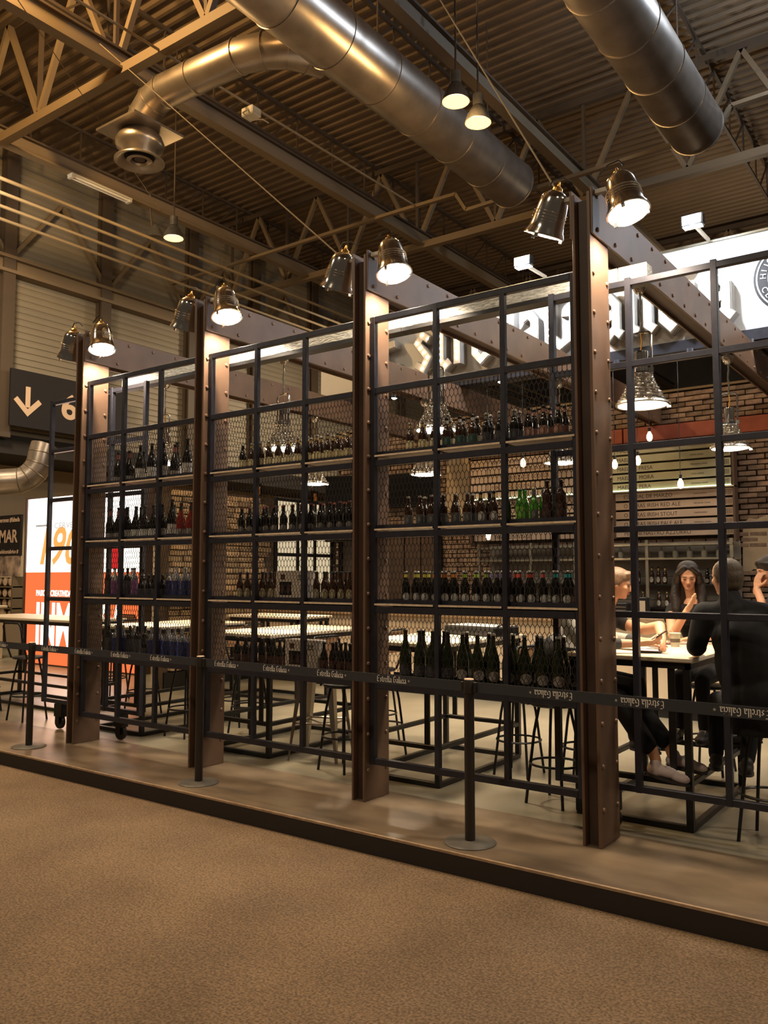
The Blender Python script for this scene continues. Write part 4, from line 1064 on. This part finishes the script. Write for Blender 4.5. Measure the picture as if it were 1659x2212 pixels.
text('white_small_print','PASION, CREATIVIDAD',.145,m_lbw,t,(-1.30,-.008,1.27),FRONT,.001,.8)
text('white_print','INMENSA',1.05,m_lbw,t,(-1.30,-.008,.40),FRONT,.001,.60)
BOLD[0]=.02
lamp('AREA',(-11.1,3.7,1.5),22,(1,.55,.35),1.6,(-11.1,0,1.0))
t=thing('shop_banner','black shop banner with large white lettering at the left edge','banner',(-17.0,5.8,0))
obj('header_board',G().box(-1.6,.78,0,.06,2.10,3.06),m_sign,t)
text('white_lettering','CALTAMAR',.42,m_signt,t,(.66,-.004,2.42),FRONT,.002,.9,0,'RIGHT')
text('small_lettering','#anchoas #boquerones #fabada',.15,m_signt,t,(.74,-.004,2.90),FRONT,.002,.9,0,'RIGHT')
text('small_lettering','#conservas #pescadosdelcantabrico #',.13,m_signt,t,(.72,-.004,2.16),FRONT,.002,.9,0,'RIGHT')
obj('photo_panel',G().box(-1.6,.75,-.002,.05,1.62,2.10),mat('photo_print',(.62,.45,.32),.6,col2=(.05,.04,.05),scale=3,detail=2),t)
t=thing('shop_shelf','grey shop shelving stacked with round plates under the banner','shelf unit',(-17.0,5.9,0))
obj('back_panel',G().box(-1.6,.62,.12,.14,0,1.6),m_hallD,t)
for z in (.35,.62,.88,1.12,1.38): obj('shelf',G().box(-1.6,.62,-.15,.12,z-.015,z+.015),m_hall,t)
for x in (-1.6,-.5,.6): obj('upright',G().box(x-.02,x+.02,-.16,.12,0,1.62),m_hall,t)
k=0
for z in (.62,.88,1.12,1.38):
    for x in (-.32,-.05,.22,.46):
        d=thing('round_tin','pale round tin on the shop shelf, row %s, %s along'%(('one','two','three','four')[int((z-.5)/.25)],ORD[k%4]),'tin',(-17+x,5.84,z+.12),0,'round tins on the shop shelf'); k+=1
        obj('tin_body',G().lathe([(.095,0),(.10,-.01),(.10,-.05)],16,(0,0,0),(0,1,0)),m_hall,d,True); obj('tin_lid',G().lathe([(.001,-.055),(.07,-.053),(.09,-.05)],16,(0,0,0),(0,1,0)),m_signt,d,True)
t=thing('shop_screen','black screen before the shop shelves at the left edge','screen',(-15.9,4.6,1.65)); obj('screen_body',G().bbox(-.55,.16,-.03,.03,-.24,.24,.01),m_black,t); obj('screen_stand',G().box(-.05,.05,-.02,.02,-1.65,-.24),m_black,t)
obj('screen_glass',G().box(-.53,.14,-.034,-.031,-.22,.22),m_screen,t)
t=thing('shop_counter','pale shop counter below the banner','counter',(-14.6,3.6,0)); obj('counter_body',G().bbox(-1.5,.6,0,.6,0,1.0,.01),m_counter,t); obj('counter_top',G().bbox(-1.55,.65,-.05,.65,1.0,1.05,.01),m_table,t)

# ------------------------------------------------------------------ people
def V(*a): return Vector(a)
def solid(name,g,m,parent,vox=.008,smooth=3):
    me=g.mesh('tmp'); o=bpy.data.objects.new('tmp',me); COL.objects.link(o)
    smooth=smooth if vox<.0075 else smooth*4
    r=o.modifiers.new('r','REMESH'); r.mode='VOXEL'; r.voxel_size=vox
    s=o.modifiers.new('s','SMOOTH'); s.factor=.6; s.iterations=smooth
    dg=bpy.context.evaluated_depsgraph_get(); dg.update(); mm=bpy.data.meshes.new_from_object(o.evaluated_get(dg)); bpy.data.objects.remove(o)
    mm.polygons.foreach_set('use_smooth',[True]*len(mm.polygons)); mm.materials.clear(); mm.materials.append(m)
    d=parent.location
    for v in mm.vertices: v.co-=d
    mm.name=name; q=bpy.data.objects.new(name,mm); COL.objects.link(q); q.parent=parent; return q
def limb(g,p,q,r1,r2,n=14):
    p=V(*p);q=V(*q); g.cone(p,q,r1,r2,n); g.ell(p,r1,r1,r1,12,8); g.ell(q,r2,r2,r2,12,8)
def chain(g,pts,rs):
    for a,b,r1,r2 in zip(pts,pts[1:],rs,rs[1:]): limb(g,a,b,r1,r2)
def frame3(f,up=(0,0,1)):
    f=V(*f).normalized(); u=V(*up); l=u.cross(f).normalized(); u=f.cross(l).normalized(); return f,l,u
def hand(g,w,d,nrm,curl=.5,s=1.0):
    # w wrist, d pointing direction, nrm palm normal (fingers curl towards it)
    d=V(*d).normalized(); nrm=V(*nrm); nrm=(nrm-d*nrm.dot(d)).normalized(); sd=d.cross(nrm); w=V(*w)
    M3=Matrix((d,sd,nrm)).transposed()
    g.ell(w+d*.045*s,.052*s,.038*s,.016*s,14,8,M3); limb(g,w-d*.03,w+d*.02,.023*s,.024*s)
    for k,(off,ln) in enumerate(((-.028,.065),(-.010,.076),(.009,.071),(.027,.056))):
        b=w+d*(.082-.004*abs(k-1.3))*s+sd*off*s; a1=curl*.6; a2=curl*1.5; a3=curl*2.1
        p1=b+(d*math.cos(a1)+nrm*math.sin(a1))*ln*.48*s; p2=p1+(d*math.cos(a2)+nrm*math.sin(a2))*ln*.32*s; p3=p2+(d*math.cos(a3)+nrm*math.sin(a3))*ln*.22*s
        chain(g,[b,p1,p2,p3],[.0092*s,.0085*s,.0078*s,.007*s])
    b=w+d*.02*s-sd*.028*s; p1=b+(d*.55-sd*.75+nrm*.25).normalized()*.038*s; p2=p1+(d*.85-sd*.25+nrm*.35).normalized()*.032*s
    chain(g,[b,p1,p2],[.014*s,.011*s,.009*s])
def head(g,c,f,up=(0,0,1),s=1.0):
    f,l,u=frame3(f,up); c=V(*c); M3=Matrix((f,l,u)).transposed(); P=lambda a,b,z:c+(f*a+l*b+u*z)*s
    E=lambda a,b,z,ra,rb,rz,n=16,m=12: g.ell(P(a,b,z),ra*s,rb*s,rz*s,n,m,M3)
    E(-.012,0,.030,.096,.077,.088); E(.020,0,-.010,.070,.062,.085); E(.030,0,-.062,.052,.046,.048); E(.064,0,-.088,.022,.024,.019)
    E(.074,0,.022,.020,.045,.016); 
    for b in (-1,1): E(.055,.036*b,-.020,.026,.022,.024); E(-.005,.076*b,-.008,.018,.010,.030)
    limb(g,P(.082,0,.012),P(.106,0,-.026),.009*s,.013*s,10); E(.094,.012,-.030,.010,.008,.008,8,6); E(.094,-.012,-.030,.010,.008,.008,8,6)
    E(.080,0,-.056,.014,.023,.012,10,8)
    return P,M3
def face_parts(P,M3,par,s=1.0,closed=True):
    d=par.location
    def sub(name,m,items):
        g=G()
        for a,b,z,ra,rb,rz in items: g.ell(P(a,b,z)-d,ra*s,rb*s,rz*s,10,6,M3)
        return obj(name,g,m,par,True)
    sub('eyelashes',m_eye,[(.086,.031,.000,.006,.015,.0035),(.086,-.031,.000,.006,.015,.0035)])
    sub('eyebrows',m_eye,[(.092,.031,.024,.005,.018,.0035),(.092,-.031,.024,.005,.018,.0035)])
    sub('lips',m_lip,[(.092,0,-.052,.006,.021,.0045),(.092,0,-.060,.007,.018,.005)])
def person(label,loc): return thing('person',label,'person',loc)
def torso(g,hip,chest,neck,shL,shR,wr=1.0):
    hip,chest,neck,shL,shR=[V(*q) for q in (hip,chest,neck,shL,shR)]
    ax=(shL-shR).normalized(); up_=(neck-hip).normalized(); fr=ax.cross(up_).normalized(); M3=Matrix((ax,fr,up_)).transposed()
    g.ell(hip+up_*.02,.165*wr,.125*wr,.13,16,10,M3); g.ell((hip+chest)/2,.145*wr,.11*wr,.17,16,10,M3); g.ell(chest,.165*wr,.118*wr,.17,16,10,M3)
    g.ell((shL+shR)/2-up_*.05,(shL-shR).length*.5,.10*wr,.085,16,10,M3); limb(g,shL,shR,.062*wr,.062*wr); limb(g,neck-up_*.06,neck,.062*wr,.052)
    limb(g,shL,neck-up_*.03,.055*wr,.05); limb(g,shR,neck-up_*.03,.055*wr,.05)
def shoe(par,heel,toe,m=m_shoe,s=1.0):
    h,t_=V(*heel),V(*toe); d=(t_-h).normalized(); side=d.cross(V(0,0,1)).normalized(); u=side.cross(d).normalized(); M3=Matrix((d,side,u)).transposed(); L_=(t_-h).length
    g=G(); g.ell(h+d*.05,.062,.040,.048,14,8,M3); g.ell(h+d*L_*.42+u*.004,L_*.36,.043,.040,16,8,M3); g.ell(h+d*L_*.76-u*.008,L_*.25,.046,.032,16,8,M3); limb(g,h+d*.045+u*.01,h+d*.038+u*.040,.042,.038)
    q=solid('shoe',g,m,par,.006,3)
    pl=par.location; g=G(); n=22
    prof=[(.0+L_*.5-L_*.52*math.cos(2*pi*k/n),(.042+.006*math.sin(pi*(.5-.5*math.cos(2*pi*k/n))))*math.sin(2*pi*k/n)) for k in range(n)]
    vs=[h+d*a+side*b-u*z-pl for z in (.028,.046) for a,b in prof]; g.add(vs,[tuple(range(n-1,-1,-1)),tuple(range(n,2*n))]+[(k,(k+1)%n,n+(k+1)%n,n+k) for k in range(n)])
    obj('shoe_sole',g,m_sole,q)
    g=G()
    for k in range(4):
        c_=h+d*L_*(.40+.07*k)+u*(.042-.005*k)-pl; g.bar(c_-side*.024,c_+side*.024,.008,.007)
    obj('laces',g,m_grey2,q)
    return q

# man seen from behind, black jacket
p=person('grey haired man in a black jacket seated with his back turned',(.76,.56,0))
g=G(); P,M3=head(g,(.60,.60,1.615),(-.78,.62,-.10),s=1.02); limb(g,(.64,.56,1.46),(.62,.58,1.56),.058,.056)
chain(g,[(.41,.62,1.165),(.30,.93,1.150)],[.047,.030]); hand(g,(.295,.95,1.150),(-.25,1,-.05),(0,0,-1),.25)
hand(g,(.90,1.02,1.12),(-.7,.6,0),(0,0,-1),.3)
b=solid('body',g,m_skin2,p,.006); face_parts(P,M3,b.parent)
g=G(); f,l,u=frame3((-.78,.62,-.10)); c=V(.60,.60,1.615); M3=Matrix((f,l,u)).transposed()
g.ell(c-f*.030+u*.042,.092,.088,.080,18,12,M3); g.ell(c-f*.055+u*.0,.070,.080,.085,18,12,M3); g.ell(c-f*.070-u*.050,.045,.062,.045,14,10,M3)
for s_ in (-1,1): g.ell(c+l*.070*s_-f*.02+u*.01,.045,.018,.05,12,8,M3)
solid('hair',g,m_hairg,p,.007)
g=G(); torso(g,(.77,.54,.86),(.71,.52,1.20),(.655,.545,1.47),(.485,.53,1.385),(.905,.60,1.385),1.12)
g.ell((.73,.55,1.10),.20,.165,.30,20,14); g.ell((.76,.55,.88),.195,.165,.20,20,12); chain(g,[(.485,.53,1.385),(.425,.52,1.17),(.41,.63,1.165)],[.078,.062,.054]); chain(g,[(.905,.60,1.385),(.98,.68,1.13),(.93,.97,1.12)],[.074,.060,.044])
g.cone((.77,.54,.80),(.77,.54,.66),.185,.18,18); limb(g,(.64,.555,1.46),(.63,.56,1.50),.072,.066)
solid('jacket',g,m_jacket,p,.009)
g=G(); chain(g,[(.70,.58,.82),(.44,.95,.78),(.41,.97,.42)],[.098,.068,.050]); chain(g,[(.83,.60,.82),(.66,1.00,.78),(.62,.93,.42)],[.098,.068,.050]); g.ell((.77,.56,.83),.17,.13,.10,16,10)
solid('trousers',g,m_jacket,p,.009)
shoe(p,(.43,.90,.365),(.36,1.15,.355),m_sole); shoe(p,(.64,.85,.365),(.56,1.09,.355),m_sole)

p.location=Vector(p.location)+Vector((-.03,.13,0))
# long haired woman facing the camera
p=person('long dark haired woman in a black shirt looking down, facing us',(-.05,2.42,0))
hf=(.27,-.90,-.34); g=G(); P,M3=head(g,(-.096,2.226,1.625),hf,s=.97); limb(g,(-.09,2.30,1.42),(-.10,2.26,1.56),.050,.049)
chain(g,[(-.235,2.19,1.30),(-.10,1.78,1.165),(.03,1.71,1.345)],[.044,.038,.026]); hand(g,(.035,1.708,1.36),(.55,.05,.85),(-.8,.2,.5),.22,.95)
chain(g,[(.14,2.17,1.30),(.22,1.92,1.17),(.10,1.76,1.145)],[.044,.036,.026]); hand(g,(.085,1.745,1.145),(-.9,-.5,0),(0,0,-1),.35,.95)
g.ell((-.09,2.27,1.38),.08,.05,.07,14,8)
b=solid('body',g,m_skin,p,.006); face_parts(P,M3,p,.97)
f,l,u=frame3(hf); c=V(-.096,2.226,1.625); M3=Matrix((f,l,u)).transposed(); g=G()
g.ell(c-f*.025+u*.045,.098,.090,.080,18,12,M3); g.ell(c-f*.055+u*.0,.070,.092,.10,18,12,M3)
for s_ in (-1,1):
    q=[c+l*.078*s_+f*.018+u*.030,c+l*.095*s_+f*.005-u*.06,c+l*.105*s_-f*.0-V(0,0,.16),c+l*.10*s_+f*.035-V(0,0,.27),c+l*.085*s_+f*.05-V(0,0,.36)]
    chain(g,q,[.028,.036,.040,.036,.018]); limb(g,c+l*.03*s_+f*.052+u*.090,c+l*.072*s_+f*.045+u*.045,.022,.022)
    chain(g,[c+l*.05*s_-f*.06-V(0,0,.02),c+l*.06*s_-f*.07-V(0,0,.18),c+l*.05*s_-f*.06-V(0,0,.32)],[.05,.05,.03])
solid('hair',g,m_hairb,p,.007)
g=G(); torso(g,(-.05,2.43,.88),(-.07,2.36,1.18),(-.09,2.30,1.41),(.095,2.25,1.345),(-.235,2.245,1.345),.86)
limb(g,(-.235,2.245,1.345),(-.235,2.17,1.27),.058,.054); limb(g,(.095,2.245,1.345),(.14,2.16,1.28),.058,.054)
solid('black_shirt',g,m_tee,p,.008)
g=G(); chain(g,[(-.12,2.42,.83),(-.14,2.02,.80),(-.14,2.02,.42)],[.088,.062,.046]); chain(g,[(.03,2.42,.83),(.05,2.02,.80),(.05,2.04,.42)],[.088,.062,.046]); g.ell((-.05,2.42,.84),.155,.13,.10,16,10)
solid('trousers',g,m_tee,p,.009); shoe(p,(-.14,2.06,.37),(-.15,1.83,.36),m_sole); shoe(p,(.05,2.08,.37),(.06,1.85,.36),m_sole)

# woman in profile
p=person('fair haired woman in profile leaning over the table at left',(-.72,1.48,0))
hf=(.93,.28,-.22); g=G(); hc=(-.352,1.30,1.565); P,M3=head(g,hc,hf,s=.97); limb(g,(-.45,1.31,1.36),(-.39,1.30,1.50),.050,.048)
chain(g,[(-.42,1.50,1.26),(-.20,1.46,1.22),(-.01,1.19,1.262),(.05,1.06,1.17)],[.046,.044,.040,.028]); hand(g,(.055,1.045,1.165),(.3,-.7,-.25),(-.7,-.3,-.4),.45,.95)
chain(g,[(-.46,1.12,1.27),(-.26,1.02,1.16),(-.10,1.12,1.145)],[.044,.038,.027]); hand(g,(-.085,1.13,1.145),(.8,.5,0),(0,0,-1),.35,.95)
g.ell((-.45,1.31,1.34),.06,.08,.06,14,8)
b=solid('body',g,m_skin,p,.006); face_parts(P,M3,p,.97)
obj('forearm_tattoo',G().lathe([(.010,0),(.018,.0008),(.018,.0012),(.013,.0014)],16,V(.045,1.150,1.222)-p.location,(.55,-.8,.3)),m_hallD,p)
f,l,u=frame3(hf); c=V(*hc); M3=Matrix((f,l,u)).transposed(); g=G()
g.ell(c-f*.018+u*.050,.098,.086,.078,18,12,M3); g.ell(c-f*.060+u*.0,.068,.084,.088,18,12,M3); g.ell(c-f*.13+u*.03,.045,.045,.045,14,10,M3); chain(g,[c-f*.13+u*.02,c-f*.15-u*.06,c-f*.13-u*.16],[.035,.032,.015]); g.ell(c+f*.055+u*.085,.035,.06,.03,14,8,M3)
for s_ in (-1,1): g.ell(c+l*.068*s_-f*.015+u*.02,.045,.02,.05,12,8,M3)
solid('hair',g,m_hairl,p,.007)
g=G(); torso(g,(-.72,1.47,.88),(-.62,1.40,1.13),(-.46,1.31,1.35),(-.45,1.48,1.29),(-.49,1.14,1.29),.84)
limb(g,(-.45,1.48,1.29),(-.37,1.49,1.25),.056,.052); limb(g,(-.49,1.14,1.29),(-.42,1.09,1.25),.056,.052)
solid('dark_top',g,m_tee,p,.008)
g=G(); chain(g,[(-.70,1.55,.83),(-.30,1.53,.80),(-.26,1.53,.42)],[.088,.062,.046]); chain(g,[(-.70,1.40,.83),(-.30,1.37,.80),(-.28,1.37,.42)],[.088,.062,.046]); g.ell((-.71,1.48,.84),.13,.155,.10,16,10)
solid('trousers',g,m_jacket,p,.009); shoe(p,(-.30,1.53,.37),(-.07,1.53,.36),m_sole); shoe(p,(-.31,1.37,.37),(-.08,1.37,.36),m_sole)

# person with grey sleeves behind the rightmost post
p=person('person in grey sleeves and pinkish sneakers holding a phone behind the post',(-.64,.80,0))
hf=(.93,.1,-.35); g=G(); hc=(-.345,.86,1.535); P,M3=head(g,hc,hf,s=1.0); limb(g,(-.44,.83,1.36),(-.38,.85,1.47),.054,.052)
chain(g,[(-.12,.70,1.165),(-.03,.775,1.165)],[.032,.026]); hand(g,(-.015,.785,1.168),(.85,.5,.05),(-.2,.3,.8),.75)
chain(g,[(-.10,.98,1.165),(-.02,.93,1.170)],[.032,.026]); hand(g,(-.01,.92,1.172),(.9,-.35,.05),(-.1,-.4,.8),.7)
b=solid('body',g,m_skin,p,.006); face_parts(P,M3,p,1)
f,l,u=frame3(hf); c=V(*hc); M3=Matrix((f,l,u)).transposed(); g=G()
g.ell(c-f*.020+u*.048,.099,.087,.079,18,12,M3); g.ell(c-f*.055+u*.0,.070,.084,.086,18,12,M3)
solid('hair',g,m_hairb,p,.007)
g=G(); torso(g,(-.64,.80,.88),(-.56,.81,1.14),(-.45,.83,1.37),(-.44,1.02,1.31),(-.47,.64,1.31),1.0)
solid('white_shirt',g,m_shirt,p,.008)
for q_ in ([(-.47,.64,1.31),(-.36,.60,1.16),(-.20,.655,1.165)],[(-.44,1.02,1.31),(-.32,1.07,1.17),(-.18,1.01,1.17)]):
    g=G(); chain(g,q_,[.064,.050,.044]); solid('grey_sleeve',g,m_grey,p,.008)

g=G(); limb(g,(-.185,.66,1.165),(-.135,.69,1.165),.043,.038); solid('dark_cuff',g,m_greyd,p,.007)
g=G(); limb(g,(-.165,1.005,1.17),(-.115,.985,1.165),.043,.038); solid('dark_cuff',g,m_greyd,p,.007)
for q_ in ([(.115,.595,.50),(.135,.60,.43)],[(.185,.72,.52),(.20,.73,.46)]):
    g=G(); chain(g,q_,[.036,.036]); solid('ankle',g,m_skin,p,.006)
g=G(); g.ell((-.60,.80,1.02),.17,.20,.20,18,12); g.ell((-.64,.80,.90),.18,.20,.16,18,12); solid('tied_dark_jacket',g,m_jacket,p,.009)
g=G(); chain(g,[(-.60,.72,.83),(-.12,.62,.80),(.08,.59,.53)],[.098,.072,.066]); chain(g,[(-.60,.88,.83),(-.10,.80,.80),(.15,.72,.55)],[.098,.072,.062]); g.ell((-.63,.80,.84),.14,.165,.11,16,10)
solid('trousers',g,m_jacket,p,.009); shoe(p,(.09,.585,.385),(.345,.62,.335)); shoe(p,(.165,.735,.42),(.405,.80,.385))
t=thing('mobile_phone','small phone held in the hands of the grey sleeved person','phone',(.085,.855,1.215),R(20)); t.rotation_euler=(R(35),0,R(-70))
obj('phone_body',G().bbox(-.035,.035,-.07,.07,-.004,.004,.002),m_black,t); obj('phone_screen',G().box(-.031,.031,-.065,.065,.004,.0045),m_screen,t)

# person at the right edge
p=person('dark haired person at the right edge with a hand at the face',(.84,2.08,0))
hf=(-.75,-.60,-.12); g=G(); hc=(.55,2.14,1.655); P,M3=head(g,hc,hf,s=1.0); limb(g,(.64,2.14,1.46),(.58,2.14,1.60),.054,.052)
chain(g,[(.62,1.86,1.20),(.48,2.02,1.52)],[.038,.027]); hand(g,(.475,2.03,1.53),(.12,.12,.95),(.55,.75,-.1),.65,1.0)
b=solid('body',g,m_skin,p,.006); face_parts(P,M3,p,1)
f,l,u=frame3(hf); c=V(*hc); M3=Matrix((f,l,u)).transposed(); g=G()
g.ell(c-f*.015+u*.055,.105,.095,.080,18,12,M3); g.ell(c-f*.055+u*.0,.075,.092,.095,18,12,M3); g.ell(c+f*.055+u*.075,.045,.06,.035,14,10,M3)
solid('hair',g,m_hairb,p,.007)
g=G(); torso(g,(.84,2.08,.88),(.76,2.10,1.20),(.65,2.14,1.50),(.62,1.96,1.42),(.70,2.32,1.42),1.05)
chain(g,[(.62,1.96,1.42),(.66,1.82,1.19),(.60,1.89,1.28)],[.070,.056,.048]); chain(g,[(.70,2.32,1.42),(.66,2.42,1.15),(.45,2.25,1.15)],[.066,.054,.040])
solid('dark_jumper',g,mat('navy_cloth',(.012,.014,.03),.85),p,.008)
g=G(); chain(g,[(.80,2.0,.83),(.42,1.98,.80),(.40,2.0,.42)],[.095,.066,.048]); chain(g,[(.80,2.16,.83),(.42,2.2,.80),(.42,2.2,.42)],[.095,.066,.048]); g.ell((.83,2.08,.84),.13,.16,.10,16,10)
solid('trousers',g,m_jacket,p,.009); shoe(p,(.42,2.0,.37),(.18,2.0,.36),m_sole); shoe(p,(.44,2.2,.37),(.2,2.2,.36),m_sole)
